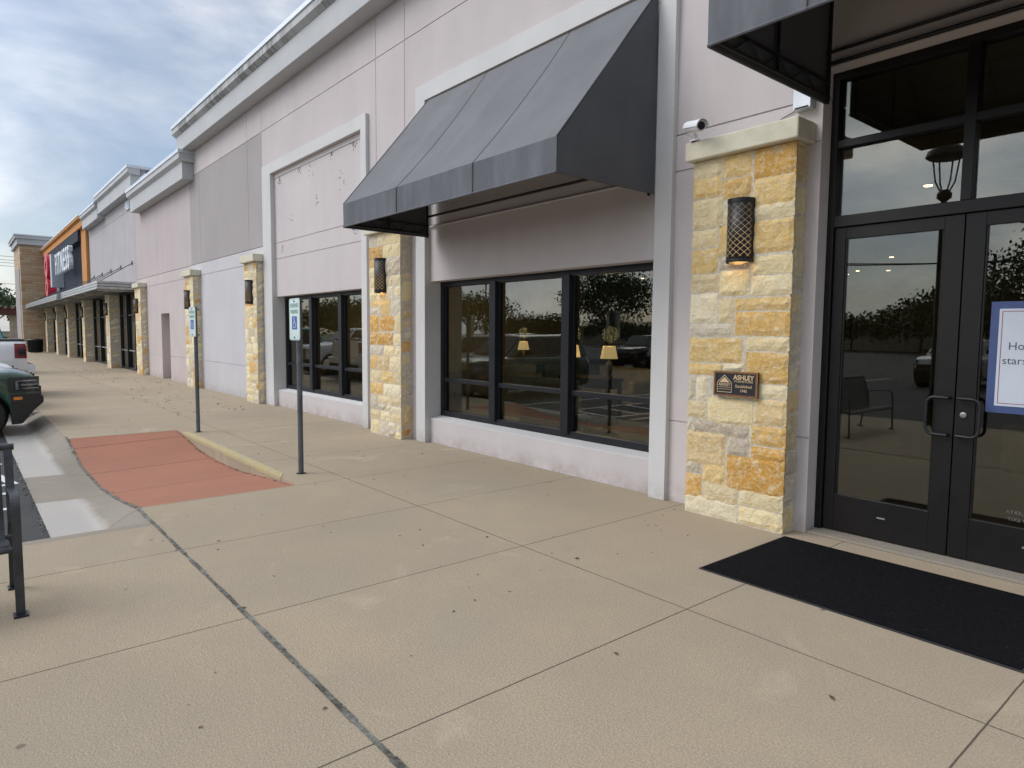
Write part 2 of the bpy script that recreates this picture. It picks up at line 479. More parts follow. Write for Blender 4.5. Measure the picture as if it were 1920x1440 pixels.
# pierced lamp shield: lattice of slots with the light showing through
m, t, b = mat('lamp_shield')
uv = N(t, 'ShaderNodeUVMap', uv_map='UVMap')
sp = N(t, 'ShaderNodeSeparateXYZ')
t.links.new(uv.outputs[0], sp.inputs[0])
a_ = math_(t, 'ADD', sp.outputs[0], sp.outputs[1])
d_ = math_(t, 'SUBTRACT', sp.outputs[0], sp.outputs[1])
def slot(x):
    p = math_(t, 'PINGPONG', x, 0.5)
    n_ = N(t, 'ShaderNodeMapRange', i={'From Min': 0.045, 'From Max': 0.015})
    t.links.new(p, n_.inputs[0])
    return n_.outputs[0]
la = math_(t, 'MAXIMUM', slot(a_), slot(d_))
def band(x, c0, c1):
    n_ = N(t, 'ShaderNodeMapRange', i={'From Min': c0, 'From Max': c1})
    t.links.new(x, n_.inputs[0])
    return n_.outputs[0]
mk = math_(t, 'MULTIPLY', math_(t, 'MULTIPLY', band(sp.outputs[1], 0.7, 1.0), band(sp.outputs[1], 9.4, 9.0)),
           math_(t, 'MULTIPLY', band(sp.outputs[0], 0.5, 0.9), band(sp.outputs[0], 5.6, 5.2)))
la = math_(t, 'MULTIPLY', la, mk)
bulb = math_(t, 'ADD', math_(t, 'MULTIPLY', band(sp.outputs[1], 7.5, 3.0), 0.8), 0.35)
b.inputs['Base Color'].default_value = (0.018, 0.02, 0.024, 1)
b.inputs['Roughness'].default_value = 0.45
b.inputs['Metallic'].default_value = 0.4
b.inputs['Emission Color'].default_value = (1.0, 0.70, 0.36, 1)
t.links.new(math_(t, 'MULTIPLY', math_(t, 'MULTIPLY', la, bulb), 0.5), b.inputs['Emission Strength'])

# ------------------------------------------------------------------ mesh helpers
def tag(o, label=None, cat=None, group=None, kind=None):
    if label: o['label'] = label
    if cat: o['category'] = cat
    if group: o['group'] = group
    if kind: o['kind'] = kind
    return o
def thing(name, loc, label, cat, group=None, rz=0.0):
    o = bpy.data.objects.new(name, None)
    o.empty_display_size = 0.2
    o.location = loc
    o.rotation_euler = (0, 0, rz)
    COL.objects.link(o)
    return tag(o, label, cat, group)
def root_off(parent):
    off = Vector((0, 0, 0))
    p = parent
    while p is not None:
        off += Vector(p.location)
        p = p.parent
    return off
class MB:
    def __init__(s):
        s.v = []; s.f = []; s.mi = []; s.c = []; s.uv = {}
    def add(s, vs, fs, mi=0, col=None):
        o = len(s.v)
        s.v += [tuple(p) for p in vs]
        for f in fs:
            s.f.append(tuple(i + o for i in f)); s.mi.append(mi); s.c.append(col)
    def box(s, x0, x1, y0, y1, z0, z1, mi=0, col=None):
        if x0 > x1: x0, x1 = x1, x0
        if y0 > y1: y0, y1 = y1, y0
        if z0 > z1: z0, z1 = z1, z0
        vs = [(x0, y0, z0), (x1, y0, z0), (x1, y1, z0), (x0, y1, z0), (x0, y0, z1), (x1, y0, z1), (x1, y1, z1), (x0, y1, z1)]
        s.add(vs, [(0, 3, 2, 1), (4, 5, 6, 7), (0, 1, 5, 4), (1, 2, 6, 5), (2, 3, 7, 6), (3, 0, 4, 7)], mi, col)
        return s
    def quad(s, a, b, c, d, mi=0, col=None):
        s.add([a, b, c, d], [(0, 1, 2, 3)], mi, col); return s
    def tube(s, pts, r, n=10, mi=0, cap=True):
        pts = [Vector(p) for p in pts]
        rs = r if isinstance(r, (list, tuple)) else [r] * len(pts)
        rings = []
        prev = None
        for i, p in enumerate(pts):
            if i == 0: d = pts[1] - pts[0]
            elif i == len(pts) - 1: d = pts[-1] - pts[-2]
            else: d = (pts[i + 1] - p).normalized() + (p - pts[i - 1]).normalized()
            d.normalize()
            if prev is None:
                a = d.orthogonal().normalized()
            else:
                a = (prev - d * prev.dot(d)).normalized()
            prev = a
            bb = d.cross(a)
            rings.append([p + (a * math.cos(2 * math.pi * k / n) + bb * math.sin(2 * math.pi * k / n)) * rs[i] for k in range(n)])
        vs = [q for rg in rings for q in rg]
        fs = []
        for i in range(len(rings) - 1):
            for k in range(n):
                a0 = i * n + k; a1 = i * n + (k + 1) % n
                fs.append((a0, a1, a1 + n, a0 + n))
        if cap:
            fs.append(tuple(range(n - 1, -1, -1)))
            fs.append(tuple((len(rings) - 1) * n + k for k in range(n)))
        s.add(vs, fs, mi)
        return s
    def lathe(s, cx, cy, prof, n=24, mi=0, axis='z'):
        vs = []
        for (r, z) in prof:
            for k in range(n):
                a = 2 * math.pi * k / n
                if axis == 'z': vs.append((cx + r * math.cos(a), cy + r * math.sin(a), z))
                elif axis == 'y': vs.append((cx + r * math.cos(a), z, cy + r * math.sin(a)))
                else: vs.append((z, cx + r * math.cos(a), cy + r * math.sin(a)))
        fs = []
        for i in range(len(prof) - 1):
            for k in range(n):
                a0 = i * n + k; a1 = i * n + (k + 1) % n
                fs.append((a0, a1, a1 + n, a0 + n))
        fs.append(tuple(range(n - 1, -1, -1)))
        fs.append(tuple((len(prof) - 1) * n + k for k in range(n)))
        s.add(vs, fs, mi)
        return s
    def prism(s, poly, ax, a, b, mi=0):
        # poly: list of 2D points in the plane normal to axis ax
        def P(p, w):
            if ax == 0: return (w, p[0], p[1])
            if ax == 1: return (p[0], w, p[1])
            return (p[0], p[1], w)
        n = len(poly)
        vs = [P(p, a) for p in poly] + [P(p, b) for p in poly]
        fs = [tuple(range(n - 1, -1, -1)), tuple(range(n, 2 * n))]
        for i in range(n):
            j = (i + 1) % n
            fs.append((i, j, j + n, i + n))
        s.add(vs, fs, mi)
        return s
    def build(s, name, mats, parent=None, bev=0.0, smooth=False, local=False, label=None, seg=2):
        me = bpy.data.meshes.new(name)
        off = root_off(parent) if (parent is not None and not local) else Vector((0, 0, 0))
        me.from_pydata([(p[0] - off.x, p[1] - off.y, p[2] - off.z) for p in s.v], [], s.f)
        if isinstance(mats, str): mats = [mats]
        for mname in mats: me.materials.append(MAT[mname])
        if max(s.mi, default=0) > 0:
            me.polygons.foreach_set('material_index', s.mi)
        if any(c is not None for c in s.c):
            ca = me.color_attributes.new('Col', 'FLOAT_COLOR', 'CORNER')
            arr = np.ones((len(me.loops), 4), dtype=np.float32)
            for p, c in zip(me.polygons, s.c):
                if c is not None:
                    arr[p.loop_start:p.loop_start + p.loop_total, :3] = c
            ca.data.foreach_set('color', arr.ravel())
        bm = bmesh.new(); bm.from_mesh(me)
        bmesh.ops.recalc_face_normals(bm, faces=bm.faces)
        bm.to_mesh(me); bm.free()
        if smooth:
            me.polygons.foreach_set('use_smooth', [True] * len(me.polygons))
            try: me.set_sharp_from_angle(angle=math.radians(38))
            except Exception: pass
        o = bpy.data.objects.new(name, me)
        COL.objects.link(o)
        if parent is not None: o.parent = parent
        if bev:
            md = o.modifiers.new('bevel', 'BEVEL')
            md.width = bev; md.segments = seg; md.limit_method = 'ANGLE'; md.angle_limit = math.radians(40)
        if label: o['label'] = label
        return o
def text_mb(mb, body, size, origin, right, up, ext=0.002, bold=0.0, mi=0, align='CENTER', sx=1.0, shear=0.0, space=1.0):
    cu = bpy.data.curves.new('txt', 'FONT')
    cu.body = body; cu.size = size; cu.extrude = ext; cu.offset = bold; cu.align_x = align; cu.align_y = 'CENTER'
    cu.resolution_u = 3
    cu.shear = shear; cu.space_character = space
    o = bpy.data.objects.new('txt', cu)
    me = bpy.data.meshes.new_from_object(o)
    R = Vector(right).normalized(); U = Vector(up).normalized(); Nn = R.cross(U)
    O = Vector(origin)
    vs = [O + R * (v.co.x * sx) + U * v.co.y + Nn * v.co.z for v in me.vertices]
    mb.add(vs, [tuple(p.vertices) for p in me.polygons], mi)
    bpy.data.objects.remove(o); bpy.data.curves.remove(cu); bpy.data.meshes.remove(me)

# ------------------------------------------------------------------ stone cladding
GOLD = [(0.70, 0.41, 0.11), (0.74, 0.49, 0.18), (0.66, 0.37, 0.09), (0.78, 0.57, 0.25)]
CREAM = [(0.84, 0.74, 0.50), (0.86, 0.79, 0.60), (0.82, 0.70, 0.44), (0.86, 0.73, 0.44)]
TAN = [(0.74, 0.57, 0.31), (0.72, 0.60, 0.38)]
GREY = [(0.56, 0.49, 0.41), (0.64, 0.59, 0.50)]
def stone_col(R, pale=0.0):
    x = min(0.99, R.random() + pale)
    p = GOLD if x < 0.27 else CREAM if x < 0.74 else TAN if x < 0.92 else GREY
    c = R.choice(p); k = R.uniform(0.9, 1.08)
    return tuple(q * k for q in c)
def block(mb, O, U, V, Nn, w, h, d, col, R, step=0.05):
    # rough faced stone: O lower left corner on the core, U across, V up, Nn outwards
    nx = max(2, int(w / step)); ny = max(2, int(h / step))
    vs = []; idx = {}
    sd = R.uniform(0, 99)
    for j in range(ny + 1):
        for i in range(nx + 1):
            a, c = i / nx, j / ny
            ea = min(a, 1 - a) * w; ec = min(c, 1 - c) * h
            e_ = min(ea, ec)
            dep = d * (0.62 if e_ < 1e-6 else 1.0)
            x = a * w; y = c * h
            if e_ < 1e-6:
                jx = R.uniform(-0.003, 0.003); jy = R.uniform(-0.003, 0.003)
            else:
                jx = R.uniform(-0.2, 0.2) * w / nx; jy = R.uniform(-0.2, 0.2) * h / ny
            dep += (mnoise.noise(Vector((x * 11 + sd, y * 11, sd))) * 0.014 if e_ > 1e-6 else 0)
            vs.append(O + U * (x + jx) + V * (y + jy) + Nn * dep)
    fs = []
    for j in range(ny):
        for i in range(nx):
            a0 = j * (nx + 1) + i
            fs.append((a0, a0 + 1, a0 + nx + 2, a0 + nx + 1))
    nb = len(vs)
    ring = [i for i in range(nx + 1)] + [(j) * (nx + 1) + nx for j in range(1, ny + 1)] + [ny * (nx + 1) + i for i in range(nx - 1, -1, -1)] + [j * (nx + 1) for j in range(ny - 1, 0, -1)]
    for q in ring:
        p = vs[q]
        pr_ = p - Nn * ((p - O).dot(Nn))
        vs.append(pr_)
    m_ = len(ring)
    for k in range(m_):
        k2 = (k + 1) % m_
        fs.append((ring[k], ring[k2], nb + k2, nb + k))
    mb.add(vs, fs, 0, col)
def ashlar(mb, O, U, V, Nn, w, h, d, R, step, g=0.012, pale=0.0):
    z = 0.0
    while z < h - 0.02:
        rh = R.choice([0.13, 0.16, 0.2, 0.24, 0.28, 0.32])
        if h - z - rh < 0.13: rh = h - z
        x = 0.0
        while x < w - 0.02:
            rw = R.uniform(0.22, 0.55) if w > 0.5 else R.uniform(0.6, 1.0) * w
            if w - x - rw < 0.16: rw = w - x
            parts = [(0, rh)]
            if rh > 0.23 and R.random() < 0.45:
                s_ = rh * R.uniform(0.4, 0.6)
                parts = [(0, s_), (s_, rh)]
            for (p0, p1) in parts:
                sub = [(0, rw)]
                if rw > 0.36 and (p1 - p0) < 0.2 and R.random() < 0.4:
                    q = rw * R.uniform(0.35, 0.65)
                    sub = [(0, q), (q, rw)]
                for (q0, q1) in sub:
                    block(mb, O + U * (x + q0 + g / 2) + V * (z + p0 + g / 2), U, V, Nn, q1 - q0 - g, p1 - p0 - g, d * R.uniform(0.8, 1.1), stone_col(R, pale), R, step)
            x += rw
        z += rh
P1_BLOCKS = None
def pillar(parent, x0, x1, yf, yb, h, seed, cap=True, step=0.05, blocks=None, rough=0.03, right=True):
    R = random.Random(seed)
    core = MB().box(x0 + 0.010, x1 - 0.010, yf + 0.013, yb, 0, h - 0.004)
    p = core.build('pillar', 'mortar', parent)
    X, Y, Z = Vector((1, 0, 0)), Vector((0, 1, 0)), Vector((0, 0, 1))
    mb = MB()
    if blocks:
        for (a, c, z0, z1, col) in blocks:
            k = R.uniform(0.95, 1.05)
            block(mb, Vector((a, yf + rough, z0)), X, Z, -Y, c - a, z1 - z0, rough, tuple(q * k for q in col), R, step)
    else:
        ashlar(mb, Vector((x0, yf + rough, 0)), X, Z, -Y, x1 - x0, h - 0.006, rough, R, step)
    if right:
        ashlar(mb, Vector((x1 - rough, yf + rough * 0.6, 0)), Y, Z, X, yb - yf - rough * 0.6, h - 0.006, rough, R, step, pale=0.30 if blocks else 0.12)
        ashlar(mb, Vector((x0 + rough, yb, 0)), -Y, Z, -X, yb - yf - rough * 0.6, h - 0.006, rough, R, step)
    mb.build('stone_cladding', 'stone', p, local=False)
    if cap:
        c = MB().box(x0 - 0.045, x1 + 0.045, yf - 0.07, yb - 0.002, h, h + 0.165)
        c.build('pillar_cap', 'stone_cap', p, bev=0.012)
    return p

# ------------------------------------------------------------------ walls with scored panels
def panels(mb, x0, x1, z0, z1, yf, depth, xs=(), zs=(), holes=(), g=0.014):
    # holes: (x0,x1,z0,z1). solid backing 12 mm behind the face, panels in front with real gaps
    def rects(xa, xb, za, zb):
        out = [(xa, xb, za, zb)]
        for (hx0, hx1, hz0, hz1) in holes:
            nxt = []
            for (a, b_, c, d) in out:
                if hx1 <= a or hx0 >= b_ or hz1 <= c or hz0 >= d:
                    nxt.append((a, b_, c, d)); continue
                if c < hz0: nxt.append((a, b_, c, hz0))
                if d > hz1: nxt.append((a, b_, hz1, d))
                c2, d2 = max(c, hz0), min(d, hz1)
                if a < hx0: nxt.append((a, hx0, c2, d2))
                if b_ > hx1: nxt.append((hx1, b_, c2, d2))
            out = nxt
        return out
    for (a, b_, c, d) in rects(x0, x1, z0, z1):
        mb.box(a, b_, yf + 0.012, yf + depth, c, d)
    X = [x0] + sorted(x for x in xs if x0 < x < x1) + [x1]
    Zs = [z0] + sorted(z for z in zs if z0 < z < z1) + [z1]
    for i in range(len(X) - 1):
        for j in range(len(Zs) - 1):
            xa = X[i] + (g / 2 if i else 0); xb = X[i + 1] - (g / 2 if i < len(X) - 2 else 0)
            za = Zs[j] + (g / 2 if j else 0); zb = Zs[j + 1] - (g / 2 if j < len(Zs) - 2 else 0)
            for (a, b_, c, d) in rects(xa, xb, za, zb):
                if b_ - a > 0.02 and d - c > 0.02:
                    mb.box(a, b_, yf, yf + 0.0121, c, d)
WY = 5.40
GAPZ = (0.80, 3.21, 3.55, 6.05)
def cornice(parent, x0, x1, ztop, yw=WY, over=0.40, k=1.0, mats=('cornice', 'cornice_stained', 'metal_cap'), ret=None, open_l=True, open_r=True):
    # stepped moulding: fascia, cove, stained band, metal cap
    e0 = 0.22 if open_l else 0.0
    e1 = 0.22 if open_r else 0.0
    zb = ztop - 0.73 * k
    f = MB()
    f.box(x0 - e0 * 1.0 + 0.0, x1 + e1 * 1.0, yw - 0.30, yw, zb, ztop - 0.30 * k)
    c = f.build('cornice', mats[0], parent, bev=0.008)
    s_ = MB()
    s_.prism([(yw, ztop - 0.30 * k + 0.002), (yw - 0.302, ztop - 0.30 * k + 0.002), (yw - over, ztop - 0.23 * k), (yw - over, ztop - 0.095 * k), (yw, ztop - 0.095 * k)], 0, x0 - e0 - 0.10 * (e0 > 0), x1 + e1 + 0.10 * (e1 > 0))
    s_.build('moulding', mats[1], c)
    cp = MB()
    cp.box(x0 - e0 - 0.12 * (e0 > 0), x1 + e1 + 0.12 * (e1 > 0), yw - over - 0.025, yw + 0.3, ztop - 0.095 * k + 0.002, ztop)
    cp.build('metal_cap', mats[2], c, bev=0.006)
    if ret:
        xs_, y1 = ret
        rt = MB()
        rt.box(xs_ - 0.3, xs_ + 0.20, yw + 0.31, y1, zb, ztop - 0.30 * k)
        rt.box(xs_ - 0.3, xs_ + 0.30, yw + 0.31, y1, ztop - 0.30 * k + 0.002, ztop - 0.097 * k)
        rt.build('return_moulding', mats[0], c, bev=0.006)
        r2 = MB().box(xs_ - 0.3, xs_ + 0.325, yw + 0.31, y1, ztop - 0.095 * k + 0.003, ztop)
        r2.build('return_cap', mats[2], c)
    return c

# ------------------------------------------------------------------ windows
def window(parent, xs, z0, z1, zm, yf=5.62, fwid=0.075, mull=0.13, depth=0.09, matn='bronze_frame', name='window', double=True):
    fr = MB()
    x0, x1 = xs[0], xs[-1]
    yb = yf + depth
    fr.box(x0, x1, yf, yb, z1 - fwid, z1)
    fr.box(x0, x1, yf, yb, z0, z0 + fwid * 1.1)
    fr.box(x0, x0 + fwid, yf + 0.001, yb - 0.001, z0 + fwid * 1.1, z1 - fwid)
    fr.box(x1 - fwid, x1, yf + 0.001, yb - 0.001, z0 + fwid * 1.1, z1 - fwid)
    for x in xs[1:-1]:
        fr.box(x - mull / 2, x + mull / 2, yf - 0.035, yb, z0 + fwid * 1.1 - 0.03, z1 - fwid + 0.02)
    panes = []
    for i in range(len(xs) - 1):
        a = xs[i] + (fwid if i == 0 else mull / 2)
        b_ = xs[i + 1] - (fwid if i == len(xs) - 2 else mull / 2)
        if zm:
            fr.box(a, b_, yf + 0.012, yb - 0.002, zm - 0.03, zm + 0.03)
            panes.append((a, b_, zm + 0.03, z1 - fwid)); panes.append((a, b_, z0 + fwid * 1.1, zm - 0.03))
        else:
            panes.append((a, b_, z0 + fwid, z1 - fwid))
        # inner glazing beads
        fr.box(a, a + 0.018, yf + 0.03, yb - 0.003, z0 + fwid * 1.1, z1 - fwid)
        fr.box(b_ - 0.018, b_, yf + 0.03, yb - 0.003, z0 + fwid * 1.1, z1 - fwid)
    w = fr.build(name, matn, parent, bev=0.004)
    for (a, b_, c, d) in panes:
        MB().box(a, b_, yf + 0.055, yf + 0.063, c, d).build('window_pane', 'glass', w)
    return w

# ================================================================== GROUND
def sheet(name, rects, z, m, kind='structure', label=None):
    mb = MB()
    for (x0, x1, y0, y1) in rects:
        mb.quad((x0, y0, z), (x1, y0, z), (x1, y1, z), (x0, y1, z))
    o = mb.build(name, m)
    o['kind'] = kind
    return o
GZ = -0.17
sheet('ground', [(-600, 400, -600, 500)], GZ - 0.16, 'grass')
sheet('parking_lot', [(-120, 60, -70, 0.56), (-120, -64, 0.56, 40), (8.0, 60, 0.56, 40)], GZ, 'asphalt')
wk = MB()
for r_ in ((-75, 8, 2.75, 5.76), (-75, -11.95, 1.23, 2.75), (-6.90, 8, 1.23, 2.75), (-6.2, 8, -3.0, 1.23)):
    wk.box(r_[0], r_[1], r_[2], r_[3], -0.30, 0)
wk.build('sidewalk', 'walk')['kind'] = 'structure'
PA = [(-13.2, 0), (-11.95, 0), (-11.4, -0.10), (-10.6, -0.205), (-9.0, -0.205), (-7.9, -0.12), (-6.9, -0.004), (-6.2, 0)]
PB = [(-11.95, 0), (-11.5, -0.03), (-10.6, -0.14), (-9.7, -0.17), (-8.75, -0.15), (-7.9, -0.08), (-6.9, -0.004), (-6, 0)]
def lerp(P, x):
    if x <= P[0][0]: return P[0][1]
    for (a, za), (b_, zb) in zip(P, P[1:]):
        if x <= b_: return za + (zb - za) * (x - a) / (b_ - a)
    return P[-1][1]
def grid(name, x0, x1, y0, y1, nx, ny, zf, m, matf=None):
    mb = MB()
    vs = [(x0 + (x1 - x0) * i / nx, y0 + (y1 - y0) * j / ny) for j in range(ny + 1) for i in range(nx + 1)]
    vs3 = [(x, y, zf(x, y)) for x, y in vs]
    o = 0
    mb.v = vs3
    for j in range(ny):
        for i in range(nx):
            a = j * (nx + 1) + i
            mb.f.append((a, a + 1, a + nx + 2, a + nx + 1)); mb.c.append(None)
            cx = (vs[a][0] + vs[a + 1][0]) / 2; cy = (vs[a][1] + vs[a + nx + 1][1]) / 2
            mb.mi.append(matf(cx, cy) if matf else 0)
    return mb.build(name, m, smooth=True)
def zr(x, y):
    t_ = (y - 1.23) / 1.52
    return lerp(PA, x) * (1 - t_) + lerp(PB, x) * t_ - (0.003 if True else 0)
rmp = grid('curb_ramp', -11.95, -6.90, 1.23, 2.75, 80, 10, zr, ['red_ramp'])
rmp['kind'] = 'structure'
def za(x, y):
    top = lerp(PA, x) - 0.004
    if y < 0.90: return GZ + 0.006 - 0.02 * (y - 0.56)
    lo = GZ + 0.006 - 0.0068
    t_ = (y - 0.90) / 0.33
    t_ = t_ * t_ * (3 - 2 * t_) * 0.6 + t_ * 0.4
    return lo + (top - lo) * t_
ap = grid('curb_apron', -16.2, -6.32, 0.56, 1.23, 150, 14, za, ['apron'])
ap['kind'] = 'structure'
gp = MB(); gp.box(-75, -16.2, 0.56, 1.08, GZ - 0.1, GZ + 0.004)
gp.build('gutter', 'gutter_pan')['kind'] = 'structure'
cb_ = MB()
cb_.box(-75, -16.2, 1.08, 1.23, -0.3, 0.0)
cb_.box(-6.32, -6.2, -3.12, 1.23, -0.3, 0.0)
cb_.box(-6.2, 8, -3.12, -3.0, -0.3, 0.0)
o = cb_.build('kerb', 'curb', bev=0.012); o['kind'] = 'structure'
A0, A1, AT = -8.43, -4.23, 4.99
B0, B1, BT = -14.60, -10.42, 5.03
yc = MB()
yc.prism([(-11.6, 2.744), (-7.35, 2.744), (-7.55, 2.85), (-8.6, 2.862), (-10.0, 2.858), (-11.2, 2.866), (-11.6, 2.84)], 2, -0.035, 0.005)
yo = yc.build('yellow_kerb_line', 'yellow_curb'); yo['kind'] = 'structure'
# expansion joint, open and filled with grit
jb = MB()
x = 7.9
while x > -6.9:
    w0 = 0.014 + rnd.uniform(-0.003, 0.005)
    x2 = x - 0.16
    jb.quad((x2, 1.232 - w0, 0.004), (x, 1.232 - w0 + rnd.uniform(-.003, .003), 0.004), (x, 1.232 + w0 * 0.8, 0.004), (x2, 1.232 + w0 * 0.8 + rnd.uniform(-.004, .004), 0.004))
    x = x2
while x > -12.1:
    x2 = x - 0.13
    w0 = 0.011 + rnd.uniform(-0.003, 0.006)
    z0_, z1_ = lerp(PA, x2) + 0.004, lerp(PA, x) + 0.004
    jb.quad((x2, 1.23 - w0, z0_), (x, 1.23 - w0, z1_), (x, 1.23 + w0, z1_), (x2, 1.23 + w0, z0_))
    x = x2
jb.build('expansion_joint', 'joint_fill')['kind'] = 'structure'
# worn sealant lumps and grit along the kerb edges
gr = MB()
R = random.Random(5)
def pebble(x, y, z, s):
    n = 5
    vs = [(x + math.cos(2 * math.pi * k / n) * s * R.uniform(.7, 1.2), y + math.sin(2 * math.pi * k / n) * s * R.uniform(.7, 1.2), z) for k in range(n)]
    vs.append((x, y, z + s * R.uniform(.4, .8)))
    gr.add(vs, [(k, (k + 1) % n, n) for k in range(n)] + [tuple(range(n - 1, -1, -1))], R.choice([0, 0, 1]))
for _ in range(260):
    x = R.uniform(-11.9, -7.0); pebble(x, 2.735 - abs(R.gauss(0, .018)), lerp(PB, x) - 0.003, R.uniform(.004, .013))
for _ in range(160):
    x = R.uniform(-12, -6.2); pebble(x, 1.235 + R.gauss(0, .015), lerp(PA, x), R.uniform(.003, .010))
for _ in range(500):
    x = R.uniform(-12.8, -6.4); pebble(x, 0.55 + R.gauss(0, .02), GZ + 0.002, R.uniform(.004, .014))
for _ in range(420):
    x = R.uniform(-16, -2.7); pebble(x, (5.425 if (A0 < x < A1 or B0 < x < B1) else 5.335 if (A0 - .25 < x < A1 + .2 or B0 - .5 < x < B1 + .19) else 5.39) - abs(R.gauss(0, .012)), 0, R.uniform(.002, .007))
MAT['grit'] = MAT['joint_fill']
go = gr.build('grit', ['joint_fill', 'rubber']); go['kind'] = 'stuff'
go['label'] = 'small grit and crumbs lying along the kerb edges and the joint'; go['category'] = 'grit'
# painted bay lines
pl = MB()
def stripe(xa, ya, xb, yb, w=0.10):
    d = Vector((xb - xa, yb - ya, 0)).normalized(); n_ = Vector((-d.y, d.x, 0)) * w / 2
    z = GZ + 0.004
    pl.quad((xa - n_.x, ya - n_.y, z), (xb - n_.x, yb - n_.y, z), (xb + n_.x, yb + n_.y, z), (xa + n_.x, ya + n_.y, z))
for x in (-12.75, -7.0 - 1.35, -15.95, -19.1, -22.2, -25.3, -28.4, -31.5, -34.6, -37.7, -40.8):
    stripe(x, -5.0, x, 0.42)
for k in range(6):
    stripe(-9.0 - 0.65 * 1, 0.45 - k * 0.95, -11.2, 0.15 - k * 0.95 - 0.0)
stripe(-9.15, -5, -9.15, 0.44); stripe(-9.65, -5, -9.65, 0.40); stripe(-11.2, -5, -11.2, 0.40)
for x in range(-60, 30, 3):
    stripe(x + 0.5, -19.5, x + 0.5, -14.5)
pl.build('bay_lines', 'asphalt_paint')['kind'] = 'structure'

# ================================================================== FURNITURE STORE
st_ = thing('furniture_store', (-8, 5.4, 0), 'tall pale stucco store with stone pillars, grey awnings and dark glass entrance', 'building')
A0, A1, AT = -8.43, -4.23, 4.99
B0, B1, BT = -14.60, -10.42, 5.03
D0, D1, DT = -2.62, -0.62, 3.76
top = 6.90
holes = [(A0, A1, -1, AT), (B0, B1, -1, BT), (D0, D1, -1, DT)]
for (xa_, xb_) in ((-15.10, B0), (B1, A0), (A1, 8.0)):
    wl_ = MB(); panels(wl_, xa_, xb_, 0, 3.55 - 0.007, WY, 0.35, xs=(-9.98, -9.08), zs=(0.80, 3.21), holes=holes)
    wl_.build('wall', 'stucco', st_)
w2 = MB()
panels(w2, -21.2, 8.0, 6.05 + 0.007, top, WY, 0.35, xs=(-16.18, -15.22, -9.98, -9.08, 0.2))
panels(w2, -15.215, 8.0, 3.55 + 0.007, 6.05 - 0.007, WY, 0.35, xs=(-9.98, -9.08, 0.2), holes=holes)
w2.box(-21.2, 8, WY + 0.013, WY + 0.35, 6.05 - 0.007, 6.05 + 0.007)
w2.box(-15.1, -14.7, WY + 0.013, WY + 0.35, 3.55 - 0.007, 3.55 + 0.007)
w2.box(B1 + 0.01, A0 - 0.01, WY + 0.013, WY + 0.35, 3.55 - 0.007, 3.55 + 0.007)
w2.box(A1 + 0.01, D0 - 0.01, WY + 0.013, WY + 0.35, 3.55 - 0.007, 3.55 + 0.007)
w2.build('upper_wall', 'stucco_upper', st_)
w3 = MB(); panels(w3, -21.2, -15.22, 3.55 + 0.007, 6.05 - 0.007, WY + 0.001, 0.349, xs=(-20.2, -16.18))
w3.build('repainted_panel', 'stucco_patch', st_, label='darker grey repainted wall panel')
w4 = MB(); panels(w4, -21.2, -15.11, 0, 3.55 - 0.007, WY, 0.35, xs=(-16.18,) if False else (), zs=(0.80, 3.21))
w4.build('lower_wall', 'stucco_white', st_)
# roof slab and side walls so the building is a solid volume
rf = MB()
rf.box(-21.2, 8.0, WY + 0.36, 30, 6.86, 7.0)
rf.box(-21.2, -20.95, WY + 0.36, 30, 0, 6.85)
rf.box(7.75, 8.0, WY + 0.36, 30, 0, 6.85)
rf.box(-20.94, 7.74, 29.75, 30, 0, 6.85)
rf.build('roof', 'stucco_far', st_)
def infill(x0, x1, zt, xs, z0, zsill, name):
    m_ = MB()
    y = WY + 0.035
    m_.box(x0, x1, y, y + 0.30, 2.40, 3.21 - 0.007)
    m_.box(x0, x1, y, y + 0.30, 3.21 + 0.007, 3.55 - 0.007)
    m_.box(x0, x1, y, y + 0.30, 3.55 + 0.007, zt - 0.10)
    m_.box(x0, x1, y + 0.012, y + 0.28, 3.19, 3.57)
    m_.box(x0, x1, y - 0.012, y + 0.30, zt - 0.098, zt)
    m_.box(x0, x1, y, y + 0.30, 0, zsill - 0.02)
    p = m_.build('infill_panel', 'stucco', st_)
    s_ = MB()
    s_.prism([(y - 0.001, zsill - 0.019), (y + 0.19, zsill - 0.019), (y + 0.19, zsill + 0.022), (y - 0.001, zsill - 0.004)], 0, x0, x1)
    w = window(st_, xs, zsill + 0.022, 2.40, 0.94)
    s_.build('sill', 'trim', w)
    return w
infill(A0, A1, AT, [A0, -7.13, -5.72, A1], 0, 0.37, 'a')
infill(B0, B1, BT, [B0, -13.16, -11.80, B1], 0, 0.36, 'b')
def trimframe(x0, x1, xo0, xo1, zt, zo, r_ext=0):
    m_ = MB()
    yf, yb = WY - 0.06, WY - 0.0
    m_.box(xo0, x0, yf, yb, 0, zt)
    m_.box(x1, xo1, yf, yb, 0, zt + r_ext)
    m_.box(xo0, x1 + (0 if r_ext else xo1 - x1), yf + (0 if not r_ext else 0.002), yb, zt + 0.0, zo)
    # return into the recess
    m_.box(x0 - 0.003, x0 + 0.002, yf + 0.001, WY + 0.215, 0.0, zt)
    m_.box(x1 - 0.002, x1 + 0.003, yf + 0.001, WY + 0.215, 0.0, zt)
    m_.build('wall_trim', 'trim', st_, bev=0.004)
trimframe(A0, A1, A0 - 0.245, A1 + 0.20, AT, AT + 0.23, 1.2)
trimframe(B0, B1, B0 - 0.50, B1 + 0.19, BT, BT + 0.22, 0.22)
cornice(st_, -21.0, 8.0, 7.45, over=0.40, open_r=False)
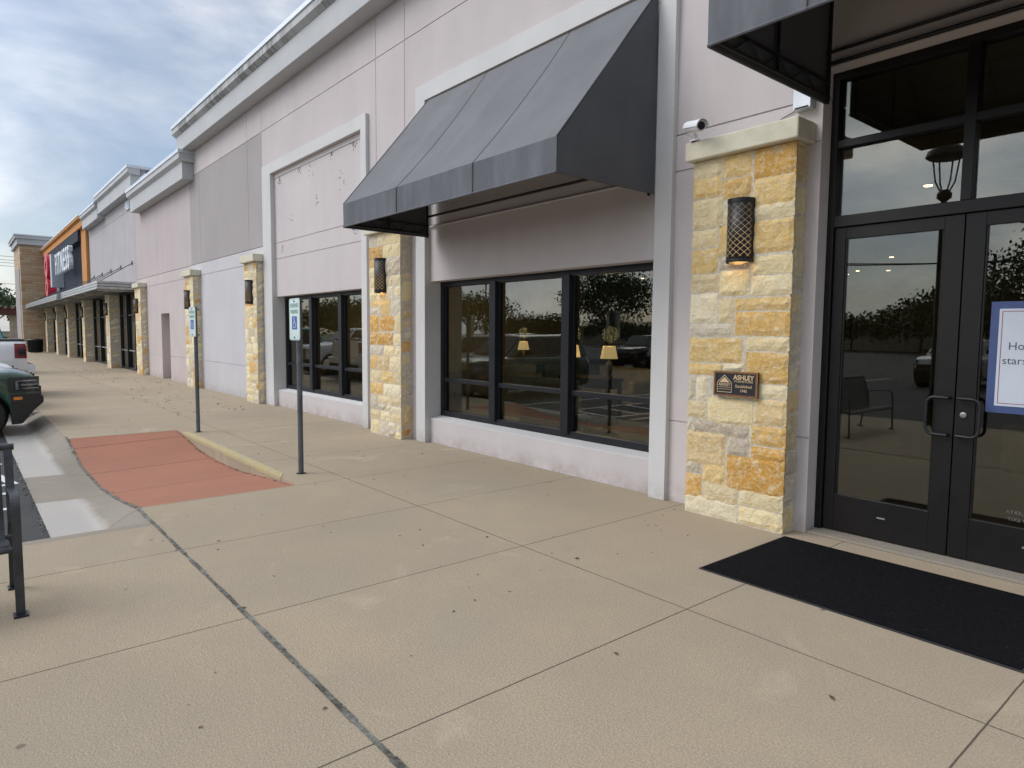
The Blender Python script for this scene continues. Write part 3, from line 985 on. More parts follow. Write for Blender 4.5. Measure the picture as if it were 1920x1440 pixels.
# bolt scars left by the old sign
sc = MB()
R = random.Random(3)
for (x, z, n, sp_) in ((-14.28, 4.86, 16, .09), (-13.25, 4.88, 12, .08), (-11.72, 4.90, 16, .09), (-10.85, 4.88, 16, .10), (-10.82, 3.40, 14, .10), (-14.22, 3.40, 12, .09),
                 (-12.4, 4.15, 8, .16), (-11.3, 4.4, 10, .2), (-13.7, 3.95, 6, .15), (-12.6, 4.88, 10, .3)):
    for k in range(n):
        dx, dz = R.gauss(0, sp_ * 0.5), R.gauss(0, sp_ * 0.45)
        s_ = R.uniform(.004, .012)
        h_ = s_ * R.uniform(.6, 2.2)
        sc.box(x + dx - s_, x + dx + s_, WY + 0.0325, WY + 0.036, z + dz - h_, z + dz + h_)
scm = sc.build('old_sign_scars', 'scar', st_); scm['kind'] = 'stuff'

# ---- entrance
ent = MB()
fy, fb = 5.55, 5.68
ent.box(D0, D0 + 0.055, fy, fb, 0, DT)
ent.box(D1 - 0.055, D1, fy, fb, 0, DT)
ent.box(D0 + 0.055, D1 - 0.055, fy + 0.001, fb, DT - 0.06, DT)
ent.box(D0 + 0.055, D1 - 0.055, fy + 0.001, fb, 2.53, 2.62)
ent.box(D0 + 0.055, D1 - 0.055, fy + 0.003, fb, 3.16, 3.22)
XM = -1.64
ent.box(XM - 0.035, XM + 0.035, fy - 0.003, fb, 2.62, DT - 0.06)
en = ent.build('entrance', 'door_frame', st_, bev=0.004)
for (a, b_) in ((D0 + 0.055, XM - 0.035), (XM + 0.035, D1 - 0.055)):
    for (c, d) in ((2.62, 3.16), (3.22, DT - 0.06)):
        MB().box(a, b_, fy + 0.05, fy + 0.058, c, d).build('transom_pane', 'glass', en)
MB().box(D0, D1, 5.40, fy + 0.1, 0.001, 0.022).build('threshold', 'curb', en, bev=0.004)
def door(x0, x1, hinge_left, label):
    m_ = MB()
    y0, y1 = 5.575, 5.62
    s1, s2 = (0.085, 0.125) if hinge_left else (0.125, 0.085)
    m_.box(x0, x0 + s1, y0, y1, 0.03, 2.525)
    m_.box(x1 - s2, x1, y0, y1, 0.03, 2.525)
    m_.box(x0 + s1, x1 - s2, y0 + 0.001, y1, 0.03, 0.335)
    m_.box(x0 + s1, x1 - s2, y0 + 0.001, y1, 2.43, 2.525)
    m_.box(x0 + s1, x0 + s1 + 0.014, y0 + 0.008, y1, 0.335, 2.43)
    m_.box(x1 - s2 - 0.014, x1 - s2, y0 + 0.008, y1, 0.335, 2.43)
    d = m_.build('door', 'door_frame', st_, bev=0.003, label=label)
    MB().box(x0 + s1, x1 - s2, y0 + 0.018, y0 + 0.026, 0.335, 2.43).build('door_pane', 'glass', d)
    hx = (x1 - 0.03) if hinge_left else (x0 + 0.03)
    sg = -1 if hinge_left else 1
    pts = []
    za_, zb_ = 0.93, 1.205
    def arc(cx, cz, r, a0, a1, n=6):
        return [(cx + r * math.cos(math.radians(a0 + (a1 - a0) * k / n)), cz + r * math.sin(math.radians(a0 + (a1 - a0) * k / n))) for k in range(n + 1)]
    P = [(0, zb_)] + arc(0.085, zb_ - 0.05, 0.05, 90, 0) + arc(0.085, za_ + 0.05, 0.05, 0, -90) + [(0, za_)]
    pts = [(hx + sg * px, 5.525, pz) for px, pz in P]
    pts = [(pts[0][0], y0, pts[0][2])] + pts + [(pts[-1][0], y0, pts[-1][2])]
    MB().tube(pts, 0.0115, 10).build('handle', 'black_metal', d, smooth=True)
    if not hinge_left:
        MB().lathe(x0 + 0.055, 1.085, [(0.021, y0), (0.021, y0 - 0.012), (0.013, y0 - 0.014)], 16, axis='y').build('lock', 'rim', d, smooth=True)
    MB().box((x0 + x1) / 2 - 0.03, (x0 + x1) / 2 + 0.03, y0 - 0.004, y0, 0.20, 0.212).build('scuff_plate', 'aluminium', d)
    return d
door(D0 + 0.06, XM - 0.004, True, None)
dr = door(XM + 0.004, D1 - 0.06, False, None)
# mirrored hours decal on the right-hand door
dc = MB()
text_mb(dc, 'CUIDADO: PUERTA', 0.036, (-1.14, 5.588, 0.435), (-1, 0, 0), (0, 0, 1), 0.0004)
dc.build('door_decal', 'scar', dr); dc = MB()
text_mb(dc, 'EMERGENCY EXIT', 0.036, (-1.14, 5.588, 0.385), (-1, 0, 0), (0, 0, 1), 0.0004)
dc.build('door_decal', 'scar', dr)

# ---- pillars
def px2(px, y):  # helper for the traced stones of the near pillar: crop pixel -> fraction across / height
    X_ = 1240 + px * 0.5829; Y_ = 180 + y * 0.5833
    d = fw * F + rr * (X_ - 960) - uu * (Y_ - 720)
    t_ = 5.18 / d.y
    return d.x * t_, H + d.z * t_
G, C, T_, Gy = GOLD, CREAM, TAN, GREY
tr_ = [(105, 210, 203, 262, C[0]), (215, 305, 174, 255, G[3]), (314, 435, 146, 252, G[0]), (105, 207, 262, 325, G[3]), (212, 303, 260, 325, G[1]), (310, 430, 255, 345, G[3]),
 (100, 208, 330, 425, C[2]), (213, 430, 348, 397, C[0]), (97, 190, 430, 487, C[3]), (196, 425, 402, 505, G[3]), (95, 192, 492, 570, G[3]), (198, 303, 512, 555, Gy[0]), (308, 420, 510, 570, C[3]),
 (92, 195, 575, 630, T_[1]), (200, 297, 560, 640, C[3]), (303, 418, 575, 640, C[0]), (88, 190, 636, 728, C[1]), (196, 245, 650, 727, C[2]), (251, 412, 648, 688, G[3]),
 (251, 410, 693, 771, G[1]), (87, 242, 733, 773, Gy[1]), (85, 273, 778, 856, G[3]), (287, 407, 776, 820, C[3]), (283, 405, 825, 925, G[1]), (82, 208, 860, 897, G[3]), (213, 279, 861, 887, C[1]), (213, 279, 892, 972, C[1]),
 (80, 110, 902, 975, Gy[1]), (114, 154, 903, 975, C[1]), (158, 303, 975, 1060, C[3]), (308, 400, 930, 973, C[0]), (307, 398, 978, 1060, T_[0]), (78, 152, 980, 1034, T_[1]),
 (76, 97, 1038, 1072, Gy[1]), (102, 292, 1045, 1094, Gy[0]), (300, 395, 1064, 1128, G[1]), (299, 393, 1133, 1175, G[0]), (75, 218, 1080, 1186, T_[0]), (224, 294, 1102, 1160, Gy[0]),
 (72, 132, 1174, 1210, Gy[0]), (137, 214, 1186, 1246, G[3]), (220, 390, 1167, 1282, G[2]), (70, 132, 1214, 1290, G[0]), (137, 256, 1250, 1318, T_[1]), (261, 388, 1272, 1330, C[2]),
 (68, 255, 1292, 1360, C[1]), (260, 386, 1334, 1392, C[3])]
blk = []
X0, X1 = -3.675, -2.715
for (a, b_, ya, yb_, c) in tr_:
    ym = (ya + yb_) / 2
    fa = 105 + (ym - 205) * (70 - 105) / 1125.0
    fb_ = 437 + (ym - 130) * (385 - 437) / 1275.0
    def frac(p):
        q = (p - fa) / (fb_ - fa)
        q = max(0.0, min(1.0, q))
        return X0 + (X1 - X0) * q * (0.93 + 0.07 * q)
    xa, xb = frac(a), frac(b_)
    mid = (a + b_) / 2
    z1_ = px2(mid, ya)[1]; z0_ = px2(mid, yb_)[1]
    blk.append((xa if xa > X0 + .03 else X0, xb if xb < X1 - .03 else X1, max(0.0, z0_), min(3.19, z1_), c))
pillar(st_, X0, X1, 5.18, WY, 3.195, 1, blocks=blk, step=0.035)
pillar(st_, -9.86, -8.87, 5.18, WY, 3.195, 12, step=0.06)
pillar(st_, -15.95, -15.14, 5.18, WY, 3.195, 23, step=0.09)
pillar(st_, -21.22, -20.30, 5.18, WY, 3.195, 34, step=0.11)

# ================================================================== PINK AND GREY NEIGHBOUR SECTION
nb_ = thing('neighbour_shop', (-28, 5.4, 0), 'lower pinkish stucco shop with an address number and blank recess beside the pale store', 'building')
w = MB(); panels(w, -28.9, -21.2 - 0.004, 0, 3.55 - 0.007, WY + 0.004, 0.35, zs=(0.80, 3.21), holes=[(-25.16, -24.02, -1, 2.21)])
w.box(-25.3, -23.9, WY + 0.36, WY + 0.45, 0, 2.4)
w.build('wall', 'stucco_pink', nb_)
w = MB(); panels(w, -28.9, -21.2 - 0.004, 3.55 + 0.007, 6.3, WY + 0.004, 0.35)
w.build('upper_wall', 'stucco_pink_up', nb_)
w = MB(); panels(w, -40.1, -28.9 - 0.004, 3.4, 7.3, WY + 0.002, 0.35, zs=(6.30, 4.2), xs=(-35.3,))
w.build('grey_wall', 'stucco_far', nb_)
w = MB(); w.box(-40.1, -21.22, WY + 0.36, 30, 5.9, 6.0)
w.build('roof', 'stucco_far', nb_)
cornice(nb_, -27.80, -20.95, 6.72, k=1.08, mats=('cornice', 'cornice', 'metal_cap'))
cornice(nb_, -34.95, -28.05, 7.60, k=1.1, mats=('cornice', 'cornice', 'metal_cap'), ret=(-28.05, 12.0))
cornice(nb_, -39.9, -35.30, 7.38, k=1.0, mats=('cornice', 'cornice', 'metal_cap'), open_r=False, open_l=False)
pillar(nb_, -28.27, -27.30, 5.18, WY, 3.195, 45, step=0.16)
nm = MB()
text_mb(nm, '4821', 0.46, (-29.93, WY - 0.03, 6.48), (1, 0, 0), (0, 0, 1), 0.03, 0.006)
nm.build('address_number', 'white_letter', nb_)

# ================================================================== FITNESS CLUB
ft = thing('fitness_club', (-50, 5.4, 0), 'gym with orange framed dark panel, stone pillars and tall glass bays', 'building')
w = MB()
w.box(-60.0, -41.75, WY + 0.02, WY + 0.4, 3.3, 7.3)
w.build('sign_wall', 'navy', ft)
w = MB(); w.box(-59.0, -41.75, WY - 0.28, WY + 0.018, 6.30, 6.84)
w.build('beam', 'navy', ft)
for (a, b_) in ((-41.75, -40.15), (-60.0, -59.0)):
    MB().box(a, b_, WY - 0.14, WY + 0.4, 3.3, 6.84).build('orange_pilaster', 'orange', ft, bev=0.01)
cornice(ft, -60.0, -40.15, 7.43, k=0.8, over=0.42, mats=('orange', 'orange', 'metal_cap'), open_l=False)
w = MB(); w.box(-60, -40.1, WY + 0.42, 30, 6.7, 6.8); w.build('roof', 'stucco_far', ft)
w = MB(); w.box(-60, -28.9, WY + 0.02, WY + 0.3, 3.2, 3.4 - 0.003); w.build('lintel', 'bronze_frame', ft)
PX = [(-33.85, -32.92), (-40.95, -40.1), (-47.4, -46.55), (-53.0, -52.1), (-59.4, -58.35)]
for i, (a, b_) in enumerate(PX):
    pillar(ft, a, b_, 5.05, WY + 0.06, 3.2, 60 + i, cap=False, step=0.3, rough=0.035)
edges = [-28.27] + [q for p in PX for q in (p[1], p[0])]
for i in range(0, len(edges) - 1, 2):
    a, b_ = edges[i + 1] , edges[i]
    n_ = 3
    xs = [a + (b_ - a) * k / n_ for k in range(n_ + 1)]
    window(ft, xs, 0.02, 3.18, 2.25, yf=WY + 0.07, fwid=0.07, mull=0.10, name='glass_bay')
    if i < 4:
        pm = MB()
        for k in range(n_):
            pm.box(xs[k] + 0.22, xs[k + 1] - 0.22, WY + 0.19, WY + 0.20, 1.05, 1.95, (k + i) % 2)
        pm.build('window_poster', ['red_letter', 'poster_paper'], ft)
    rb = MB(); rb.box(a + 0.08, b_ - 0.08, WY + 0.075, WY + 0.11, 0.78, 0.83); rb.build('push_rail', 'aluminium', ft)
MB().box(-60, -28.9, WY + 0.9, WY + 1.0, 0, 3.4).build('inner_wall', 'car_trim', ft)
# projecting letters
ls = MB()
text_mb(ls, 'FITNESS', 1.75, (-46.7, WY - 0.42, 5.52), (1, 0, 0), (0, 0, 1), 0.10, 0.02, 0, 'CENTER', 0.90, 0.0, 1.22)
ls.build('sign_letters', 'white_letter', ft)
w = MB(); w.box(-51.6, -50.9, WY - 0.62, WY + 0.018, 4.3, 6.35); w.build('sign_bracket', 'letter_side', ft)
rl = MB()
for (cz, rx, rz_) in ((5.75, 0.85, 0.78), (4.35, 0.75, 0.60)):
    n_ = 26
    ring = []
    for k in range(n_):
        a_ = 2 * math.pi * k / n_
        ring.append((math.cos(a_), math.sin(a_)))
    y0_, y1_ = WY - 0.70, WY - 0.25
    vs = []
    for y_ in (y0_, y1_):
        for q in (1.0, 0.45):
            for (cx_, sz_) in ring:
                vs.append((-53.3 + cx_ * rx * q, y_, cz + sz_ * rz_ * q))
    fs = []
    for k in range(n_):
        k2 = (k + 1) % n_
        A_, B_, C_, D_ = 0, n_, 2 * n_, 3 * n_
        fs += [(A_ + k, A_ + k2, B_ + k2, B_ + k), (C_ + k, D_ + k, D_ + k2, C_ + k2), (A_ + k, C_ + k, C_ + k2, A_ + k2), (B_ + k, B_ + k2, D_ + k2, D_ + k)]
    rl.add(vs, fs)
rl.build('red_emblem', 'red_letter', ft)
w = MB(); w.box(-54.4, -52.2, WY - 0.2, WY - 0.1, 3.8, 6.3); w.build('emblem_panel', 'white_letter', ft)
# metal canopy in two lengths
def canopy(x0, x1, yf, zt, zb_, label, step):
    c = thing('metal_canopy', ((x0 + x1) / 2, WY, zb_), label, 'canopy', 'metal canopies over the gym entrance')
    m_ = MB()
    h = (zt - zb_) / 3
    for k in range(3):
        m_.box(x0, x1, yf - 0.012 * (2 - k) , yf + 0.05, zb_ + k * h + 0.006, zb_ + (k + 1) * h - 0.016)
        m_.box(x1 - 0.05, x1 + 0.008 * (2 - k), yf + 0.051, WY - 0.005, zb_ + k * h + 0.006, zb_ + (k + 1) * h - 0.016)
    m_.build('fascia', 'aluminium', c, bev=0.003)
    MB().box(x0, x1 - 0.051, yf + 0.052, WY - 0.005, zb_ + 0.03, zt - 0.04).build('soffit', 'soffit_brown', c)
    bm_ = MB()
    k = x0 + 0.6
    while k < x1 - 0.2:
        bm_.box(k, k + 0.09, yf + 0.08, WY - 0.006, zb_ - 0.05, zb_ + 0.029); k += step
    bm_.box(x0 + .1, x1 - .1, yf + 0.45, yf + 0.53, zb_ - 0.02, zb_ + 0.0285)
    bm_.build('beam', 'aluminium', c)
    k = x1 - 0.5
    while k > x0:
        rd = MB(); rd.tube([(k, yf + 0.15, zt), (k, WY, 4.25)], 0.016, 6)
        rd.box(k - 0.05, k + 0.05, WY - 0.03, WY - 0.002, 4.18, 4.32)
        k -= 2.3
        rd.build('tie_rod', 'grey_pole', c)
    return c
canopy(-40.4, -29.1, 4.13, 3.49, 3.17, 'nearer length of silver ribbed metal canopy next to the pink wall', 3.4)
canopy(-59.9, -40.45, 3.97, 3.43, 3.13, 'farther length of silver ribbed metal canopy running to the stone tower', 4.0)

# ================================================================== STONE TOWER
tw = thing('stone_tower', (-63, 6.8, 0), 'tall brown ledge stone tower with pale moulding beyond the gym', 'tower')
w = MB(); w.box(-66.0, -60.02, 3.78, 12, 0, 7.8); w.build('wall', 'ledge_stone', tw)
w = MB(); w.box(-66.12, -59.72, 3.62, 12.1, 7.72, 8.12); w.box(-66.25, -59.6, 3.5, 12.2, 8.121, 8.34); c_ = w.build('cornice', 'cornice', tw, bev=0.01)
w = MB(); w.box(-66.3, -59.55, 3.45, 12.25, 8.345, 8.43); w.build('metal_cap', 'metal_cap', c_)
w = MB(); w.box(-65.2, -60.9, 3.74, 3.79, 0.2, 6.1); w.build('front_panel', 'stucco_patch', tw)

# ================================================================== AWNINGS
def awning(x0, x1, yf, zb_, zv, ztp, yw, label, ribs, seams, zlow_back=None):
    a = thing('canvas_awning', ((x0 + x1) / 2, yw, zb_), label, 'awning', 'grey canvas awnings on the store front')
    nx, ny = 72, 14
    mb = MB()
    def P(i, j, off=0.0):
        x = x0 + (x1 - x0) * i / nx; t_ = j / ny
        y = yf + (yw - yf) * t_; z = zv + (ztp - zv) * t_
        # canvas sags between ribs
        k = 0.0
        for a_, b_ in zip(ribs, ribs[1:]):
            if a_ <= x <= b_:
                k = math.sin(math.pi * (x - a_) / (b_ - a_)) ** 0.7
        sag = 0.05 * k * math.sin(math.pi * min(1, max(0, t_))) 
        sag += 0.004 * mnoise.noise(Vector((x * 2, t_ * 3, 1)))
        L = math.hypot(yw - yf, ztp - zv)
        return (x, y + (sag + off) * (ztp - zv) / L, z - (sag + off) * (yw - yf) / L)
    for off in (0.0, 0.006):
        vs = [P(i, j, off) for j in range(ny + 1) for i in range(nx + 1)]
        fs = [(j * (nx + 1) + i, j * (nx + 1) + i + 1, (j + 1) * (nx + 1) + i + 1, (j + 1) * (nx + 1) + i) for j in range(ny) for i in range(nx)]
        mb.add(vs, fs)
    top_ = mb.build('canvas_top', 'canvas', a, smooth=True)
    for s_ in seams:
        sm = MB()
        pts = []
        for j in range(ny + 1):
            i = (s_ - x0) / (x1 - x0) * nx
            p = P(i, j, -0.0025)
            pts.append(p)
        sm.tube(pts, 0.0026, 5)
        sm.build('seam', 'canvas_side', top_)
    for s_ in (x0 + 0.004, x1 - 0.004):
        sm = MB(); sm.tube([P((s_ - x0) / (x1 - x0) * nx, j, -0.003) for j in range(ny + 1)], 0.006, 6)
        sm.build('hem', 'canvas_valance', top_)
    vl = MB()
    n_ = 90
    vs = []
    for (jj, zz) in enumerate([zv, zv - (zv - zb_) * .33, zv - (zv - zb_) * .66, zb_]):
        for i in range(n_ + 1):
            x = x0 + (x1 - x0) * i / n_
            w_ = 0.006 * mnoise.noise(Vector((x * 3.1, zz * 2, 4))) * (1 if 0 < jj < 3 else 0.2)
            vs.append((x, yf - 0.002 + w_, zz))
    fs = [(j * (n_ + 1) + i, j * (n_ + 1) + i + 1, (j + 1) * (n_ + 1) + i + 1, (j + 1) * (n_ + 1) + i) for j in range(3) for i in range(n_)]
    vl.add(vs, fs)
    vv = [(p[0], p[1] + 0.006, p[2]) for p in vs]
    vl.add(vv, fs)
    vl.tube([(x0, yf, zb_ + 0.004), (x1, yf, zb_ + 0.004)], 0.011, 8)
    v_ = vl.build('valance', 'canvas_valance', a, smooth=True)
    for s_ in seams: MB().box(s_ - 0.002, s_ + 0.002, yf - 0.012, yf - 0.004, zb_, zv).build('valance_seam', 'canvas_side', v_)
    for xs_ in (x0, x1 - 0.006):
        sp_ = MB()
        sp_.prism([(yf + 0.006, zb_ + 0.003), (yw, zb_ + 0.003), (yw, ztp - 0.012), (yf + 0.006, zv - 0.01)], 0, xs_, xs_ + 0.006)
        sp_.tube([(xs_ + 0.003, yf, zb_), (xs_ + 0.003, yw, zb_)], 0.010, 8)
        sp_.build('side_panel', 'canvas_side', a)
    fr = MB()
    for x in (x0 + 0.035, x1 - 0.04):
        fr.tube([(x, yf + 0.03, zb_ + 0.03), (x, yw - 0.01, zb_ + 0.03)], 0.014, 8)
        fr.tube([(x, yf + 0.03, zb_ + 0.15), (x, yw - 0.01, zb_ + 0.15)], 0.011, 8)
        fr.tube([(x, yf + 0.03, zv - 0.13), (x, yw - 0.04, ztp - 0.16)], 0.014, 8)
        k = 0
        n_ = 8
        for i in range(n_):
            ya = yf + 0.03 + (yw - yf - 0.06) * i / n_; yb_ = yf + 0.03 + (yw - yf - 0.06) * (i + 1) / n_
            fr.tube([(x, ya, zb_ + (0.03 if i % 2 else 0.15)), (x, yb_, zb_ + (0.15 if i % 2 else 0.03))], 0.006, 6)
        fr.tube([(x, (yf + yw) / 2, zb_ + 0.03), (x, (yf + yw) / 2, (zv + ztp) / 2 - 0.15)], 0.014, 8)
        fr.tube([(x, yw - 0.03, zb_ - 0.02), (x, yw - 0.03, ztp - 0.2)], 0.016, 8)
    for r_ in ribs[1:-1]:
        fr.tube([(r_, yf + 0.03, zv - 0.13), (r_, yw - 0.04, ztp - 0.16)], 0.013, 8)
        fr.tube([(r_, yf + 0.03, zb_ + 0.02), (r_, yf + 0.03, zv - 0.1)], 0.013, 8)
    fr.tube([(x0 + .02, yf + 0.03, zb_ + 0.03), (x1 - .02, yf + 0.03, zb_ + 0.03)], 0.013, 8)
    fr.tube([(x0 + .02, yf + 0.03, zv - 0.10), (x1 - .02, yf + 0.03, zv - 0.10)], 0.013, 8)
    fr.tube([(x0 + .02, (yf + yw) / 2, (zv + ztp) / 2 - 0.15), (x1 - .02, (yf + yw) / 2, (zv + ztp) / 2 - 0.15)], 0.012, 8)
    fr.tube([(x0 + .02, yw - 0.03, ztp - 0.16), (x1 - .02, yw - 0.03, ztp - 0.16)], 0.013, 8)
    fr.tube([(x0 + .02, yw - 0.025, zb_ + 0.28), (x1 - .02, yw - 0.025, zb_ + 0.28)], 0.017, 8)
    fr.build('awning_frame', 'black_metal', a, smooth=True)
    return a
awning(-8.32, -4.235, 4.01, 3.03, 3.33, 4.95, 5.33, 'wide grey canvas awning over the triple display window', [-8.32, -7.25, -6.2, -5.25, -4.235], [-6.93, -5.44])
MB().tube([(-8.40, WY + 0.012, 3.19), (-4.26, WY + 0.012, 3.19)], 0.012, 8).build('conduit', 'stucco', st_, smooth=True)
awning(-2.60, -0.66, 3.78, 3.49, 3.79, 5.2, 5.385, 'grey canvas awning over the glass entrance doors', [-2.60, -1.95, -1.3, -0.66], [-1.95, -1.3])
cd_ = MB().tube([(D0 + 0.03, 5.37, 3.865), (0.4, 5.37, 3.865)], 0.013, 8)
cd_.build('conduit', 'black_metal', st_, smooth=True)
# hook at the awning

# ================================================================== WALL LAMPS
def uv_shell(name, r, h, n, parent, m):
    me = bpy.data.meshes.new(name)
    vs, fs, uvs = [], [], []
    for j in range(2):
        for i in range(n + 1):
            a = math.pi * i / n
            vs.append((-math.cos(a) * r, -math.sin(a) * r * 1.05, j * h))
    for i in range(n): fs.append((i, i + 1, n + 2 + i, n + 1 + i))
    me.from_pydata(vs, [], fs)
    ul = me.uv_layers.new(name='UVMap')
    for p in me.polygons:
        for li in p.loop_indices:
            vi = me.loops[li].vertex_index
            i = vi % (n + 1); j = vi // (n + 1)
            ul.data[li].uv = (6.0 * i / n, 10.0 * j)
    me.materials.append(MAT[m])
    me.polygons.foreach_set('use_smooth', [True] * len(me.polygons))
    o = bpy.data.objects.new(name, me); COL.objects.link(o); o.parent = parent
    md = o.modifiers.new('solid', 'SOLIDIFY'); md.thickness = 0.004; md.offset = -1
    return o
def wall_lamp(x, y, z, label, w=0.235, h=0.53, e=3.2):
    t_ = thing('wall_lamp', (x, y, z), label, 'wall lamp', 'pierced black lamps on the stone pillars')
    r = w / 2
    s_ = uv_shell('lamp_shade', r, h, 24, t_, 'lamp_shield')
    m_ = MB()
    for zz in (0.0, h - 0.03):
        pts = [(-math.cos(math.pi * k / 20) * (r + 0.002), -math.sin(math.pi * k / 20) * (r + 0.002) * 1.05) for k in range(21)]
        inn = [(p[0] * .96, p[1] * .96) for p in reversed(pts)]
        m_.prism(pts + inn, 2, zz - 0.002, zz + 0.03)
    m_.box(-r, r, 0.0005, 0.012, 0.0, h)
    m_.build('rim', 'black_metal', t_, local=True)
    MB().box(-0.05, 0.05, -0.05, -0.003, 0.14, h - 0.12).build('bulb_holder', 'lit_shade', t_, local=True)
    ld = bpy.data.lights.new('bulb', 'SPOT'); ld.energy = e * 0.45; ld.color = (1.0, 0.62, 0.25); ld.spot_size = math.radians(150); ld.spot_blend = 0.7; ld.shadow_soft_size = 0.03
    lo = bpy.data.objects.new('bulb', ld); COL.objects.link(lo); lo.parent = t_; lo.location = (0, -0.055, 0.10)
    return t_
wall_lamp(-3.175, 5.183, 2.265, 'black pierced lamp glowing on the gold stone pillar above the plaque')
wall_lamp(-9.42, 5.183, 2.265, 'black pierced lamp on the pillar between the two display windows')
wall_lamp(-15.50, 5.183, 2.265, 'black pierced lamp on the pillar left of the narrower window')
wall_lamp(-20.75, 5.183, 2.265, 'black pierced lamp on the pillar behind the farther parking sign')
wall_lamp(-27.8, 5.183, 2.265, 'black pierced lamp on the pillar at the near end of the metal canopy')
nm_ = ['second', 'third', 'fourth', 'fifth', 'sixth']
for i, (a, b_) in enumerate(PX):
    wall_lamp((a + b_) / 2, 5.053, 2.265, 'black pierced lamp under the canopy, on the %s gym pillar from the pink wall' % nm_[i], e=2.0)

# ================================================================== PARKING SIGNS
def parking_sign(x, y, label, tilt=0.0):
    t_ = thing('parking_sign', (x, y, 0), label, 'road sign', 'reserved parking signs on the pavement', rz=tilt)
    MB().tube([(0, 0, 0), (0, 0, 2.03)], 0.030, 16).build('pole', 'grey_pole', t_, local=True, smooth=True)
    MB().lathe(0, 0, [(0.055, 0.0), (0.055, 0.006), (0.034, 0.010)], 20).build('base_flange', 'black_metal', t_, local=True)
    w_, h_, r_ = 0.305, 0.475, 0.035
    def rrect(w_, h_, r_):
        p = []
        for (cx, cz, a0) in ((w_ / 2 - r_, h_ / 2 - r_, 0), (-w_ / 2 + r_, h_ / 2 - r_, 90), (-w_ / 2 + r_, -h_ / 2 + r_, 180), (w_ / 2 - r_, -h_ / 2 + r_, 270)):
            for k in range(6):
                a = math.radians(a0 + 90 * k / 5)
                p.append((cx + r_ * math.cos(a), cz + r_ * math.sin(a)))
        return p
    zc = 1.785; yc_ = -0.047
    pl_ = MB(); pl_.prism([(p[0], p[1] + zc) for p in rrect(w_, h_, r_)], 1, yc_ - 0.0015, yc_ + 0.0015)
    plate = pl_.build('sign_plate', 'sign_face', t_, local=True)
    yq = yc_ - 0.0022
    g_ = MB()
    o_, i_ = rrect(w_ - 0.014, h_ - 0.014, r_), rrect(w_ - 0.022, h_ - 0.022, r_ - 0.003)
    n = len(o_)
    g_.add([(p[0], yq, p[1] + zc) for p in o_] + [(p[0], yq, p[1] + zc) for p in i_], [(k, (k + 1) % n, n + (k + 1) % n, n + k) for k in range(n)])
    text_mb(g_, 'RESERVED', 0.062, (0, yq, zc + 0.155), (1, 0, 0), (0, 0, 1), 0.0004, 0.0008, sx=0.82)
    text_mb(g_, 'PARKING', 0.062, (0, yq, zc + 0.085), (1, 0, 0), (0, 0, 1), 0.0004, 0.0008, sx=0.82)
    g_.build('lettering', 'sign_green', plate, local=True)
    MB().box(-0.072, 0.072, yq - 0.0003, yq + 0.0003, zc - 0.115, zc + 0.035).build('blue_square', 'sign_blue', plate, local=True)
    wc = MB(); yw_ = yq - 0.001
    def seg(a, b_, w=0.010):
        a = Vector((a[0], 0, a[1])); b_ = Vector((b_[0], 0, b_[1])); d = (b_ - a).normalized(); n_ = Vector((-d.z, 0, d.x)) * w / 2
        q = [a - n_, b_ - n_, b_ + n_, a + n_]
        wc.add([(p.x, yw_, p.z + zc - 0.04) for p in q], [(0, 1, 2, 3)])
    wc.add([(-0.008 + 0.010 * math.cos(2 * math.pi * k / 12), yw_, zc - 0.04 + 0.055 + 0.010 * math.sin(2 * math.pi * k / 12)) for k in range(12)], [tuple(range(12))])
    seg((-0.007, 0.045), (-0.003, -0.002), 0.012); seg((-0.006, 0.024), (0.022, 0.022), 0.007); seg((-0.004, 0.0), (0.026, -0.002)); seg((0.024, 0.0), (0.038, -0.035)); seg((0.034, -0.034), (0.05, -0.029), .008)
    pr_ = None
    for k in range(15):
        a = math.radians(110 + 235 * k / 14)
        p = (0.002 + 0.036 * math.cos(a), -0.020 + 0.036 * math.sin(a))
        if pr_: seg(pr_, p, 0.008)
        pr_ = p
    wc.build('wheelchair_symbol', 'sign_white', plate, local=True)
    bt = MB()
    for zz in (zc + 0.205, zc - 0.205):
        bt.lathe(0, zz, [(0.009, yc_ - 0.010), (0.009, yc_ - 0.002)], 10, axis='y')
        bt.lathe(0, zz, [(0.005, yc_ + 0.002), (0.005, 0.06)], 8, axis='y')
        bt.lathe(0, zz, [(0.012, 0.045), (0.012, 0.055)], 8, axis='y')
    bt.build('bolt', 'black_metal', t_, local=True)
    MB().box(-0.04, 0.04, yc_ + 0.002, -0.028, zc - 0.215, zc + 0.215).build('bracket', 'aluminium', t_, local=True)
    return t_
parking_sign(-7.44, 3.02, 'nearer reserved parking sign on grey pole, beside the end of the red ramp')
parking_sign(-11.53, 2.97, 'farther reserved parking sign on grey pole, in front of the third stone pillar', math.radians(4))

# ================================================================== ITEMS BY THE ENTRANCE
mt_ = thing('door_mat', (-1.74, 4.56, 0), 'dark navy fibre mat on the concrete in front of the doors', 'mat')
m_ = MB(); m_.box(-2.675 + 0.02, -0.80 - 0.02, 3.96 + 0.02, 5.16 - 0.02, 0.003, 0.012); m_.build('pile', 'mat_fabric', mt_)
m_ = MB(); m_.prism([(-2.675, 3.96), (-0.80, 3.96), (-0.80, 5.16), (-2.675, 5.16)], 2, 0.001, 0.006); m_.build('rubber_border', 'rubber', mt_, bev=0.002)

